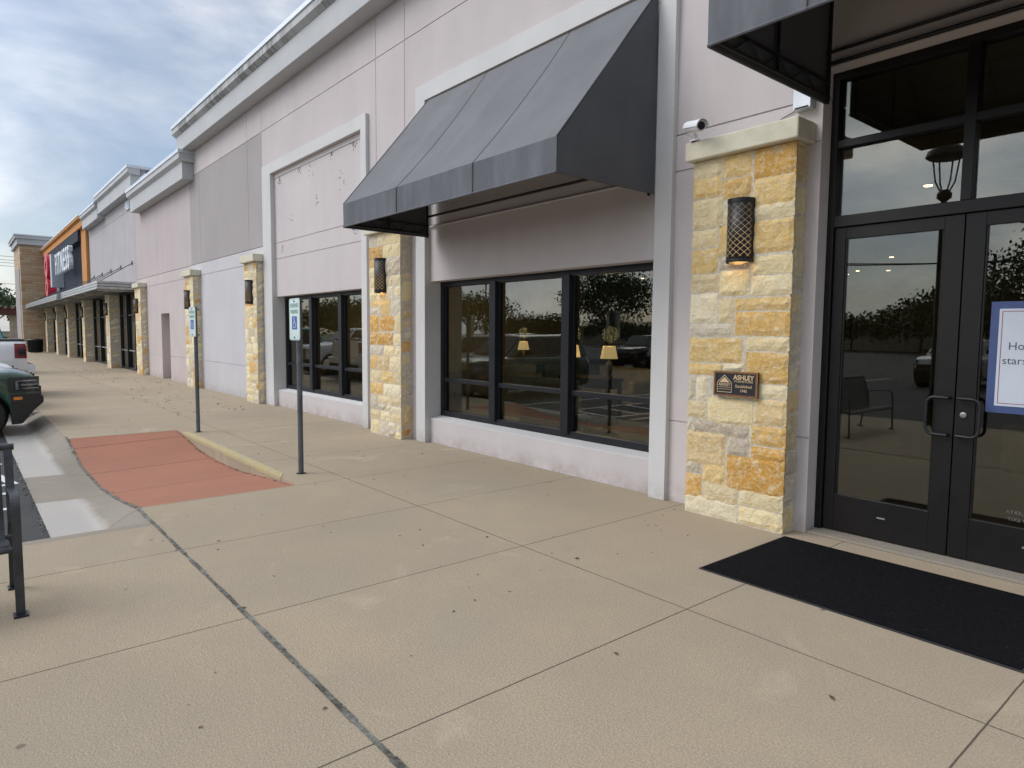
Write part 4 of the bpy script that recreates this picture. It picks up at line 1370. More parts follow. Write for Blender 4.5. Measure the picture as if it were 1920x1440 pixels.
pq = thing('wall_plaque', (-3.0, 5.17, 1.14), 'black and bronze plaque with a house emblem on the stone pillar', 'plaque')
px0, px1, pz0, pz1 = -3.375, -2.955, 1.115, 1.335
m_ = MB(); m_.box(px0, px1, 5.150, 5.172, pz0, pz1); m_.build('backing', 'plaque_black', pq, bev=0.003)
m_ = MB()
for q, w_ in ((0.0, 0.010), (0.014, 0.0035)):
    m_.box(px0 + q, px1 - q, 5.143, 5.1505, pz1 - q - w_, pz1 - q); m_.box(px0 + q, px1 - q, 5.143, 5.1505, pz0 + q, pz0 + q + w_)
    m_.box(px0 + q, px0 + q + w_, 5.1432, 5.1505, pz0 + q + w_, pz1 - q - w_); m_.box(px1 - q - w_, px1 - q, 5.1432, 5.1505, pz0 + q + w_, pz1 - q - w_)
m_.build('rim', 'bronze', pq)
m_ = MB(); yq = 5.1475
cx = px0 + 0.105
hp = [(-0.072, -0.078), (0.072, -0.078), (0.072, 0.008), (0.0, 0.075), (-0.072, 0.008)]
ip = [(-0.067, -0.073), (0.067, -0.073), (0.067, 0.0055), (0.0, 0.068), (-0.067, 0.0055)]
zc = (pz0 + pz1) / 2 + 0.002
n = 5
m_.add([(cx + p[0], yq, zc + p[1]) for p in hp] + [(cx + p[0], yq, zc + p[1]) for p in ip], [(k, (k + 1) % n, n + (k + 1) % n, n + k) for k in range(n)])
m_.add([(cx - 0.050, yq, zc + 0.009), (cx + 0.050, yq, zc + 0.009), (cx, yq, zc + 0.055)], [(0, 1, 2)])
text_mb(m_, 'ASHLEY', 0.034, (cx, yq, zc - 0.010), (1, 0, 0), (0, 0, 1), 0.0008, 0.0007, sx=0.98)
for zz in (-0.034, -0.052):
    m_.box(cx - 0.058, cx + 0.058, yq, yq + 0.001, zc + zz, zc + zz + 0.0035)
text_mb(m_, 'ASHLEY', 0.056, (px0 + 0.288, yq, zc + 0.055), (1, 0, 0), (0, 0, 1), 0.0008, 0.0014, sx=1.0)
m_.build('emblem', 'gold_letter', pq)
m_ = MB()
text_mb(m_, 'FURNITURE', 0.027, (px0 + 0.290, yq, zc + 0.022), (1, 0, 0), (0, 0, 1), 0.0006, 0, sx=1.25)
text_mb(m_, 'Established', 0.035, (px0 + 0.290, yq, zc - 0.020), (1, 0, 0), (0, 0, 1), 0.0006, 0.0002)
text_mb(m_, '1945', 0.034, (px0 + 0.290, yq, zc - 0.058), (1, 0, 0), (0, 0, 1), 0.0006, 0.0004)
m_.build('lettering', 'gold_letter', pq)

cm = thing('security_camera', (-3.62, 5.10, 3.36), 'white bullet security camera on the cap of the gold stone pillar', 'camera')
A_ = Vector((-3.66, 5.07, 3.475)); B_ = Vector((-3.45, 4.955, 3.425)); d_ = (B_ - A_).normalized()
MB().tube([A_, A_ + d_ * 0.01, B_ - d_ * .004, B_], [0.040, 0.046, 0.046, 0.044], 20).build('housing', 'white_plastic', cm, smooth=True)
m_ = MB()
side = d_.cross(Vector((0, 0, 1))).normalized(); upv = side.cross(d_)
for off_r in (0.051, 0.054):
    vs = []
    for L in (-0.01, 0.27):
        for k in range(13):
            a = math.radians(-10 + 200 * k / 12)
            vs.append(A_ + d_ * L + side * math.cos(a) * off_r + upv * math.sin(a) * off_r)
    m_.add(vs, [(k, k + 1, 14 + k, 13 + k) for k in range(12)])
m_.build('sun_shield', 'white_plastic', cm, smooth=True)
MB().tube([B_, B_ + d_ * 0.004], 0.034, 20).build('lens', 'dark_lens', cm)
m_ = MB(); m_.lathe(-3.63, 5.13, [(0.035, 3.361), (0.035, 3.375), (0.018, 3.385), (0.018, 3.43)], 14); m_.box(-3.66, -3.58, 5.09, 5.17, 3.361, 3.372)
m_.build('mount', 'white_plastic', cm)
MB().tube([A_ - d_ * 0.004, A_ + Vector((-0.05, 0.02, 0.0)), A_ + Vector((-0.065, 0.09, -0.03)), A_ + Vector((-0.02, 0.15, -0.06)), (-3.60, 5.30, 3.368)], 0.006, 8).build('cable_loop', 'white_plastic', cm, smooth=True)
cb = MB()
pts = [Vector((-3.40, 5.36, 3.38)), Vector((-3.2, 5.385, 3.39)), Vector((-3.05, 5.39, 3.42)), Vector((-2.92, 5.39, 3.47)), Vector((-2.80, 5.39, 3.50)), Vector((-2.74, 5.39, 3.52))]
cb.tube(pts, 0.0035, 6)
c_ = cb.build('camera_cable', 'wire', smooth=True); tag(c_, 'thin loose cable drooping over the wall from the camera to the grey box', 'cable')
bx = thing('junction_box', (-2.76, 5.39, 3.48), 'pale metal electrical box at the jamb under the entrance awning', 'electrical box')
MB().box(-2.83, -2.68, 5.31, 5.398, 3.47, 3.66).build('housing', 'aluminium', bx, bev=0.004)
MB().box(-2.81, -2.70, 5.305, 5.311, 3.476, 3.486).build('slot', 'rubber', bx)

# poster behind the right-hand door
po = thing('door_poster', (-1.16, 5.60, 1.13), 'blue bordered white notice taped on the right-hand entrance door', 'poster')
yp = 5.590
q0, q1, z0_, z1_ = -1.455, -0.885, 1.12, 1.895
MB().box(q0, q1, yp - 0.002, yp, z0_, z1_).build('border', 'poster_blue', po)
MB().box(q0 + 0.05, q1 - 0.05, yp - 0.0035, yp - 0.0021, z0_ + 0.05, z1_ - 0.05).build('paper', 'poster_paper', po)
m_ = MB()
a0, a1, c0, c1 = q0 + 0.066, q1 - 0.066, z0_ + 0.066, z1_ - 0.066
for (xa, xb, za_, zb_) in ((a0, a1, c0, c0 + .005), (a0, a1, c1 - .005, c1), (a0, a0 + .005, c0 + .005, c1 - .005), (a1 - .005, a1, c0 + .005, c1 - .005)):
    m_.box(xa, xb, yp - 0.0045, yp - 0.0034, za_, zb_)
m_.build('red_line', 'poster_red', po)
m_ = MB()
xc = (q0 + q1) / 2
text_mb(m_, 'Honoring', 0.075, (-1.345, yp - 0.0042, 1.585), (1, 0, 0), (0, 0, 1), 0.0004, 0, 0, 'LEFT')
m_.build('lettering', 'poster_ink', po); m_ = MB()
text_mb(m_, 'stars', 0.075, (-1.375, yp - 0.0042, 1.485), (1, 0, 0), (0, 0, 1), 0.0004, 0, 0, 'LEFT')
m_.build('lettering', 'poster_ink', po)

# ================================================================== BENCH
bn = thing('metal_bench', (-5.0, -0.55, 0), 'dark grey flat-bar metal bench at the left edge of the picture', 'bench')
YE = (0.22, -1.50)
def flat(mb, pts, w, th, yc_):
    # flat bar following pts (x,z), width w along y, thickness th
    pts = [Vector((p[0], 0, p[1])) for p in pts]
    vs = []
    for i, p in enumerate(pts):
        if i == 0: d = pts[1] - pts[0]
        elif i == len(pts) - 1: d = pts[-1] - pts[-2]
        else: d = (pts[i + 1] - p).normalized() + (p - pts[i - 1]).normalized()
        d.normalize(); n_ = Vector((-d.z, 0, d.x)) * th / 2
        vs += [(p.x - n_.x, yc_ - w / 2, p.z - n_.z), (p.x + n_.x, yc_ - w / 2, p.z + n_.z), (p.x + n_.x, yc_ + w / 2, p.z + n_.z), (p.x - n_.x, yc_ + w / 2, p.z - n_.z)]
    fs = [(0, 1, 2, 3), tuple(4 * (len(pts) - 1) + k for k in (3, 2, 1, 0))]
    for i in range(len(pts) - 1):
        for k in range(4):
            k2 = (k + 1) % 4
            fs.append((4 * i + k, 4 * i + k2, 4 * i + 4 + k2, 4 * i + 4 + k))
    mb.add(vs, fs)
def arc2(cx, cz, r, a0, a1, n=7):
    return [(cx + r * math.cos(math.radians(a0 + (a1 - a0) * k / n)), cz + r * math.sin(math.radians(a0 + (a1 - a0) * k / n))) for k in range(n + 1)]
for y in YE:
    m_ = MB()
    flat(m_, [(-4.675, 0.0), (-4.69, 0.60)] + arc2(-4.785, 0.60, 0.09, 0, 90) + [(-5.09, 0.665)], 0.045, 0.014, y)
    m_.build('armrest_leg', 'bench_metal', bn, bev=0.002)
    m_ = MB()
    flat(m_, [(-5.215, 0.0), (-5.17, 0.36), (-5.09, 0.46), (-5.12, 0.66), (-5.20, 0.90)], 0.045, 0.014, y - 0.002)
    m_.build('rear_leg', 'bench_metal', bn, bev=0.002)
    m_ = MB()
    flat(m_, [(-4.70, 0.395), (-4.78, 0.40), (-5.06, 0.355), (-5.15, 0.37)], 0.04, 0.012, y - 0.05)
    m_.build('seat_rail', 'bench_metal', bn)
    for x in (-4.675, -5.215):
        m_ = MB(); m_.box(x - 0.045, x + 0.045, y - 0.035, y + 0.035, 0.001, 0.011); m_.lathe(x - 0.03, y, [(0.010, 0.011), (0.010, 0.022)], 8)
        m_.build('foot_plate', 'black_metal', bn, bev=0.002)
MB().tube([(-5.21, YE[0] + 0.03, 0.91), (-5.21, YE[1] - 0.03, 0.91)], 0.021, 14).build('top_rail', 'bench_metal', bn, smooth=True)
m_ = MB()
y = YE[0] - 0.06
while y > YE[1] + 0.02:
    flat(m_, [(-5.205, 0.905), (-5.14, 0.66), (-5.10, 0.50), (-5.075, 0.42), (-5.03, 0.375)] , 0.038, 0.005, y)
    y -= 0.062
m_.build('backrest_slats', 'bench_metal', bn)
m_ = MB()
y = YE[0] - 0.06
while y > YE[1] + 0.02:
    flat(m_, [(-5.03, 0.375), (-4.90, 0.385), (-4.78, 0.415), (-4.715, 0.41), (-4.69, 0.375)], 0.038, 0.005, y)
    y -= 0.062
m_.build('seat_slats', 'bench_metal', bn)
m_ = MB()
m_.tube([(-4.70, YE[0], 0.385), (-4.70, YE[1], 0.385)], 0.017, 10); m_.tube([(-5.08, YE[0], 0.37), (-5.08, YE[1], 0.37)], 0.015, 10)
m_.build('crossbar', 'bench_metal', bn, smooth=True)

# ================================================================== VEHICLES
def car(kind, x, y, rz, paint, label, group='vehicles parked in the lot', name='parked_car', detail=True):
    t_ = thing(name, (x, y, GZ), label, {'pickup': 'pickup truck', 'suv': 'suv', 'sedan': 'car', 'van': 'van'}[kind], group, rz)
    if kind == 'suv':
        L, Wd, fo, wb, wr = 4.45, 1.88, 0.86, 2.67, 0.365
        top = [(0, 0.86), (0.02, 0.93), (0.10, 1.03), (0.35, 1.09), (1.15, 1.15), (1.30, 1.17), (4.30, 1.16), (4.45, 1.05)]
        gh = [(1.25, 1.16), (1.90, 1.72), (4.15, 1.76), (4.36, 1.16)]
        sill, fz, rz_ = 0.26, 0.30, 0.34
    elif kind == 'sedan':
        L, Wd, fo, wb, wr = 4.8, 1.85, 0.92, 2.8, 0.34
        top = [(0, 0.62), (0.05, 0.72), (0.5, 0.84), (1.35, 0.98), (3.9, 1.02), (4.6, 1.05), (4.8, 0.9)]
        gh = [(1.25, 0.97), (2.15, 1.40), (3.20, 1.43), (4.25, 1.04)]
        sill, fz, rz_ = 0.20, 0.22, 0.3
    elif kind == 'van':
        L, Wd, fo, wb, wr = 5.1, 1.98, 0.95, 3.0, 0.36
        top = [(0, 0.75), (0.1, 0.95), (0.9, 1.15), (1.2, 1.2), (5.0, 1.2), (5.1, 1.1)]
        gh = [(0.95, 1.15), (1.9, 1.95), (4.85, 2.0), (5.05, 1.2)]
        sill, fz, rz_ = 0.24, 0.28, 0.3
    else:
        L, Wd, fo, wb, wr = 5.9, 2.06, 0.98, 3.67, 0.41
        top = [(0, 0.95), (0.03, 1.10), (0.15, 1.22), (1.3, 1.33), (1.6, 1.36), (3.70, 1.38), (3.75, 1.50), (5.85, 1.53), (5.9, 1.50)]
        gh = [(1.45, 1.34), (2.2, 1.93), (3.45, 1.96), (3.68, 1.37)]
        sill, fz, rz_ = 0.45, 0.40, 0.62
    hw = Wd / 2
    wc = (fo, fo + wb)
    ra = wr + 0.07
    def zb(s):
        z = sill
        if s < fo - ra: z = sill + (max(0, (0.35 - s)) * 0.35 if kind != 'suv' else -0.05 + max(0, 0.27 - s) * 1.25)
        if s > L - 0.5: z = sill + (s - (L - 0.5)) * (rz_ - sill) * 2
        for c in wc:
            if abs(s - c) < ra: z = max(z, wr + math.sqrt(ra * ra - (s - c) ** 2) * 1.0)
        return z
    def lt(P, s):
        if s <= P[0][0]: return P[0][1]
        for (a, za), (b_, zb2) in zip(P, P[1:]):
            if s <= b_: return za + (zb2 - za) * (s - a) / (b_ - a)
        return P[-1][1]
    def plan(s):
        k = 1.0
        if s < 0.75: k -= 0.17 * ((0.75 - s) / 0.75) ** 2.2
        if s > L - 0.6: k -= (0.10 if kind != 'pickup' else 0.03) * ((s - L + 0.6) / 0.6) ** 2.2
        return k
    PR = [(0, 0.955), (0.12, 0.985), (0.45, 1.0), (0.70, 0.995), (0.86, 0.975), (0.94, 0.94), (1.0, 0.86)]
    def prof(t):
        return lt(PR, t)
    def nose(s, t):
        # front leans: lower part set back under the bumper
        return 0.0
    def SP(s, t, side, off=0.0):
        b_, tp = zb(s), lt(top, s)
        z = b_ + (tp - b_) * t
        return (side * (hw * plan(s) * prof(t) + off), L / 2 - s, z)
    ss = sorted(set([round(k * 0.06, 3) for k in range(int(L / 0.06) + 1)] + [0, L] + [round(c + ra * math.cos(math.pi * k / 14), 3) for c in wc for k in range(15)]))
    tt = [0, 0.12, 0.3, 0.45, 0.6, 0.75, 0.86, 0.94, 1.0]
    mb = MB()
    row = len(tt) * 2 + 1
    vs = []
    for s in ss:
        r_ = [SP(s, t, 1) for t in tt] + [(0, L / 2 - s, lt(top, s) + 0.035)] + [SP(s, t, -1) for t in reversed(tt)]
        vs += r_
    fs = []
    for i in range(len(ss) - 1):
        for k in range(row - 1):
            a = i * row + k
            fs.append((a, a + 1, a + row + 1, a + row))
    fs.append(tuple(range(row))); fs.append(tuple((len(ss) - 1) * row + k for k in range(row - 1, -1, -1)))
    mb.add(vs, fs)
    # greenhouse
    kb, kt = 0.90, 0.70 if kind != 'pickup' else 0.74
    zmx = max(p[1] for p in gh)
    def GP(p, side, f=1.0):
        k = kb + (kt - kb) * (p[1] - gh[0][1]) / (zmx - gh[0][1])
        return (side * hw * k * f, L / 2 - p[0], p[1])
    n = len(gh)
    crown = [(0, L / 2 - p[0], p[1] + (0.03 if p[1] > gh[0][1] + .2 else 0)) for p in gh]
    vs = [GP(p, 1) for p in gh] + crown + [GP(p, -1) for p in gh]
    fs = [(0, 1, 2, 3), (8, 11, 10, 9)]
    for k in range(3): fs += [(k, k + 1, 4 + k + 1, 4 + k), (4 + k, 5 + k, 9 + k, 8 + k)]
    mb.add(vs, fs)
    body = mb.build('body', paint, t_, local=True, smooth=True, bev=0.012, seg=2)
    # glass
    def lerp2(p, q, k): return (p[0] + (q[0] - p[0]) * k, p[1] + (q[1] - p[1]) * k)
    c2 = (sum(p[0] for p in gh) / 4, sum(p[1] for p in gh) / 4)
    for side in (1, -1):
        segs = [(0.12, 0.50), (0.54, 0.90)] if kind != 'suv' else [(0.12, 0.42), (0.45, 0.70), (0.74, 0.92)]
        for (ka, kb_) in segs:
            ba, bb_ = lerp2(gh[0], gh[3], ka), lerp2(gh[0], gh[3], kb_)
            ta, tb = lerp2(gh[1], gh[2], max(0.02, (ka - 0.1) * 1.15)), lerp2(gh[1], gh[2], min(0.97, kb_ * 1.03))
            q = [lerp2(ba, ta, 0.08), lerp2(bb_, tb, 0.08), lerp2(bb_, tb, 0.90), lerp2(ba, ta, 0.90)]
            g = MB(); v4 = [GP(p, side) for p in q]
            v5 = [(v[0] + side * 0.006, v[1], v[2] + 0.002) for v in v4]
            g.add(v4 + v5, [(4, 5, 6, 7), (0, 1, 5, 4), (1, 2, 6, 5), (2, 3, 7, 6), (3, 0, 4, 7)])
            g.build('side_window', 'car_glass', t_, local=True)
    for nm2, (p, q) in (('windscreen', (gh[0], gh[1])), ('rear_window', (gh[3], gh[2]))):
        a, b_ = lerp2(p, q, 0.08), lerp2(p, q, 0.93)
        dy = 0.008 if nm2 == 'windscreen' else -0.008
        g = MB()
        v4 = [GP(a, 1, .9), GP(a, -1, .9), GP(b_, -1, .88), GP(b_, 1, .88)]
        v5 = [(v[0], v[1] + dy, v[2] + 0.034) for v in v4]
        v6 = [(v[0], v[1] - dy, v[2] - 0.01) for v in v4]
        g.add(v6 + v5, [(4, 5, 6, 7), (0, 1, 5, 4), (1, 2, 6, 5), (2, 3, 7, 6), (3, 0, 4, 7)])
        g.build(nm2, 'car_glass', t_, local=True)
    # wheels
    for c in wc:
        for side in (1, -1):
            xw = side * (hw - 0.115)
            wm = MB(); wm.lathe(L / 2 - c, wr, [(wr * .62, xw - .11), (wr * .93, xw - .115), (wr, xw - .085), (wr, xw + .085), (wr * .93, xw + .115), (wr * .62, xw + .11)], 32, axis='x')
            w_ = wm.build('wheel', 'rubber', t_, local=True, smooth=True)
            rm = MB()
            rm.lathe(L / 2 - c, wr, [(wr * .66, xw - .02), (wr * .66, xw + side * .095), (wr * .60, xw + side * .10), (wr * .56, xw + side * .06), (wr * .18, xw + side * .075), (wr * .12, xw + side * .10)], 28, axis='x')
            for k in range(5):
                a = 2 * math.pi * k / 5
                p0 = (xw + side * .085, L / 2 - c + math.cos(a) * wr * .12, wr + math.sin(a) * wr * .12)
                p1 = (xw + side * .098, L / 2 - c + math.cos(a) * wr * .6, wr + math.sin(a) * wr * .6)
                rm.tube([p0, p1], [0.035, 0.022], 6)
            rm.build('rim', 'rim', w_, local=True)
            am = MB()
            am.lathe(L / 2 - c, wr + 0.01, [(ra - 0.01, side * (hw - 0.36)), (ra - 0.01, side * (hw - 0.35))], 24, axis='x')
            am.build('wheel_well', 'rubber', t_, local=True)
    def patch(nm2, m, s0, s1, t0, t1, off=0.006, ns=8, nt=4, sides=(1, -1), zabs=None, parent=None):
        for side in sides:
            g = MB(); vs = []
            for j in range(nt + 1):
                for i in range(ns + 1):
                    s = s0 + (s1 - s0) * i / ns; t = t0 + (t1 - t0) * j / nt
                    if zabs:
                        zz = zabs[0] + (zabs[1] - zabs[0]) * j / nt
                        b_, tp = zb(s), lt(top, s)
                        t = max(0.0, (zz - b_) / (tp - b_))
                    vs.append(SP(s, t, side, off))
            fs = [(j * (ns + 1) + i, j * (ns + 1) + i + 1, (j + 1) * (ns + 1) + i + 1, (j + 1) * (ns + 1) + i) for j in range(nt) for i in range(ns)]
            nv = len(vs)
            vs2 = [(v[0] - side * (off + 0.004), v[1], v[2]) for v in vs]
            ring = list(range(ns + 1)) + [(j) * (ns + 1) + ns for j in range(1, nt + 1)] + [nt * (ns + 1) + i for i in range(ns - 1, -1, -1)] + [j * (ns + 1) for j in range(nt - 1, 0, -1)]
            for k in range(len(ring)):
                a, b_ = ring[k], ring[(k + 1) % len(ring)]
                fs.append((a, b_, nv + b_, nv + a))
            g.add(vs + vs2, fs)
            g.build(nm2, m, parent or t_, local=True, smooth=True)
    fzt = lt(top, 0)
    wN = hw * plan(0)
    if kind == 'suv':
        patch('bumper_cladding', 'car_trim', 0.0, fo - ra - 0.005, 0, 1, 0.012, zabs=(0.12, 0.72))
        patch('sill_cladding', 'car_trim', fo + ra, fo + wb - ra, 0, 0.13, 0.012)
        patch('headlamp_surround', 'car_trim', 0.0, 0.44, 0, 1, 0.008, zabs=(0.755, 1.005))
        patch('headlight', 'lamp_dark', 0.02, 0.37, 0, 1, 0.014, zabs=(0.785, 0.965))
        patch('lamp_bracket', 'lamp_lens', 0.31, 0.345, 0, 1, 0.019, zabs=(0.80, 0.95), ns=2)
        patch('lamp_bracket', 'lamp_lens', 0.03, 0.31, 0, 1, 0.019, zabs=(0.935, 0.952))
        patch('lamp_bar', 'lamp_lens', 0.03, 0.27, 0, 1, 0.020, zabs=(0.862, 0.886))
        patch('lamp_bar', 'lamp_lens', 0.03, 0.25, 0, 1, 0.020, zabs=(0.81, 0.822))
        patch('side_marker', 'amber', 0.26, 0.38, 0, 1, 0.020, zabs=(0.625, 0.675))
        m_ = MB(); m_.box(-wN * .93, wN * .93, L / 2 - 0.001, L / 2 + 0.022, 0.60, 0.84); m_.build('grille', 'car_trim', t_, local=True, bev=0.02)
        # bumper: chamfered towards the ground
        m_ = MB(); m_.prism([(L / 2 - 0.30, 0.24), (L / 2 - 0.16, 0.36), (L / 2 + 0.05, 0.56), (L / 2 + 0.05, 0.66), (L / 2 - 0.02, 0.72), (L / 2 - 0.25, 0.72)], 0, -wN * 0.98, wN * 0.98)
        m_.build('bumper', 'car_trim', t_, local=True, bev=0.02)
        patch('taillight', 'tail_red', L - 0.22, L, 0, 1, 0.008, zabs=(0.95, 1.14))
    elif kind == 'pickup':
        patch('headlight', 'lamp_lens', 0.0, 0.40, 0, 1, 0.010, zabs=(0.88, 1.08))
        patch('taillight', 'tail_red', L - 0.24, L - 0.004, 0, 1, 0.012, zabs=(1.12, 1.47))
        patch('taillight_insert', 'dark_lens', L - 0.17, L - 0.03, 0, 1, 0.018, zabs=(1.19, 1.35))
        m_ = MB(); m_.prism([(-L / 2 + 0.02, 0.74), (-L / 2 - 0.13, 0.74), (-L / 2 - 0.16, 0.80), (-L / 2 - 0.16, 0.95), (-L / 2 + 0.02, 0.97)], 0, -hw * 0.97, hw * 0.97)
        bp_ = m_.build('bumper', 'paint_white' if paint == 'paint_white' else 'chrome', t_, local=True, bev=0.015)
        m_ = MB(); m_.box(-hw * .93, hw * .93, -L / 2 - 0.13, -L / 2 + 0.3, 0.64, 0.738); m_.build('bumper_valance', 'car_trim', bp_, local=True, bev=0.01)
        m_ = MB(); m_.box(-hw * .86, hw * .86, -L / 2 + 0.03, -L / 2 + 2.12, 1.53, 1.575); m_.build('bed_cover', 'car_trim', t_, local=True, bev=0.01)
        m_ = MB(); m_.box(-wN * .85, wN * .85, L / 2 - 0.001, L / 2 + 0.03, 0.62, 1.12); m_.build('grille', 'chrome', t_, local=True, bev=0.02)
        m_ = MB(); m_.box(-hw * .95, hw * .95, L / 2 - 0.05, L / 2 + 0.12, 0.45, 0.68); m_.build('front_bumper', 'car_trim', t_, local=True, bev=0.03)
        m_ = MB(); m_.box(-0.75, 0.75, -L / 2 + 0.3, L / 2 - 0.4, 0.38, 0.62); m_.build('chassis', 'rubber', t_, local=True)
        m_ = MB()
        for sd in (-1, 1): m_.box(sd * (hw - 0.02), sd * (hw + 0.0), -L / 2 + 0.35, -L / 2 + 0.45, 0.5, 0.7)
        m_.build('mud_flap', 'rubber', t_, local=True)
    else:
        patch('headlight', 'lamp_lens', 0.03, 0.50, 0, 1, 0.008, zabs=(0.56, 0.70) if kind == 'sedan' else (0.66, 0.86))
        patch('taillight', 'tail_red', L - 0.35, L, 0, 1, 0.008, zabs=(0.76, 0.94))
        m_ = MB(); m_.box(-wN * .8, wN * .8, L / 2 - 0.001, L / 2 + 0.015, 0.32, 0.52); m_.build('grille', 'car_trim', t_, local=True, bev=0.01)
        patch('bumper', 'car_trim', 0.0, fo - ra, 0, 0.08, 0.008)
    # doors
    d0 = gh[0][0] + 0.12; d1 = gh[3][0] - (0.35 if kind != 'pickup' else 0.0)
    dm_ = (d0 + d1) / 2
    for (a, b_) in ((d0, dm_ - 0.008), (dm_ + 0.008, min(d1, fo + wb - ra - 0.04) if kind != 'pickup' else d1)):
        patch('door', paint, a, b_, 0.14, 0.93, 0.005)
        patch('door_handle', 'car_trim', b_ - 0.28, b_ - 0.10, 0.80, 0.835, 0.03, 2, 1)
    for side in (1, -1):
        m_ = MB(); p = GP(lerp2(gh[0], gh[1], 0.15), side)
        m_.prism([(p[1] - 0.55, p[2] - 0.02), (p[1] - 0.42, p[2] - 0.03), (p[1] - 0.40, p[2] + 0.13), (p[1] - 0.55, p[2] + 0.13)], 0, side * (hw * 0.93), side * (hw + 0.20))
        m_.build('wing_mirror', paint if kind != 'suv' else 'car_trim', t_, local=True, bev=0.02)
    return t_
# noses point at the pavement (+Y)
car('suv', -14.84, 1.08 - 2.225, 0.0, 'paint_green', 'dark green boxy SUV with black bumper, nose over the kerb', name='parked_suv')
car('sedan' if False else 'suv', -17.86, 0.96 - 2.225, 0.0, 'paint_white', 'white car with rounded nose between the green SUV and the white pickup')
car('pickup', -20.86, 1.30 - 2.95, math.pi, 'paint_white', 'white pickup backed in with dark red tail light and black bed cover', name='parked_pickup')
car('van', -31.5, 1.45 - 2.55, math.pi, 'paint_teal', 'teal van parked beyond the white pickup', name='parked_van')
car('sedan', -23.9, 0.4 - 2.4, 0.0, 'paint_white', 'white sedan beyond the backed-in pickup, mirrored in the narrower window')
car('pickup', -27.2, 0.3 - 2.95, 0.0, 'paint_white', 'white nose-in pickup beyond the white sedan, mirrored in the narrower window', name='parked_pickup')
# the other side of the lane, seen mirrored in the glass
car('pickup', -19.5, -17.3, math.pi, 'paint_white', 'white pickup across the lane, mirrored in the narrower window', name='parked_pickup')
car('sedan', -14.2, -17.0, math.pi, 'paint_silver', 'silver sedan across the lane, mirrored in the triple window')
car('suv', -8.2, -17.1, 0, 'paint_white', 'white SUV across the lane, mirrored in the entrance door')
car('sedan', -5.1, -17.0, math.pi, 'paint_red', 'red sedan across the lane, mirrored in the entrance door')
car('suv', -23.0, -17.2, 0, 'paint_black', 'black SUV across the lane, mirrored in the display windows')
car('sedan', -30.5, -17.1, 0, 'paint_black', 'black sedan across the lane, mirrored in the windows')
car('suv', -34.5, -17.1, 0, 'paint_silver', 'silver SUV across the lane, mirrored in the windows')

# ================================================================== TRASH CAN
tcn = thing('litter_bin', (-57.2, 4.25, 0), 'round dark slatted litter bin at the foot of the stone tower', 'bin')
m_ = MB()
for k in range(26):
    a = 2 * math.pi * k / 26
    m_.tube([(-57.2 + .40 * math.cos(a), 4.25 + .40 * math.sin(a), 0.06), (-57.2 + .44 * math.cos(a), 4.25 + .44 * math.sin(a), 0.88)], 0.03, 6)
m_.build('slats', 'black_metal', tcn)
MB().lathe(-57.2, 4.25, [(0.37, 0.03), (0.38, 0.8)], 20).build('liner', 'rubber', tcn)
MB().lathe(-57.2, 4.25, [(0.46, 0.86), (0.48, 0.90), (0.40, 0.96), (0.16, 0.98)], 24).build('lid', 'black_metal', tcn)

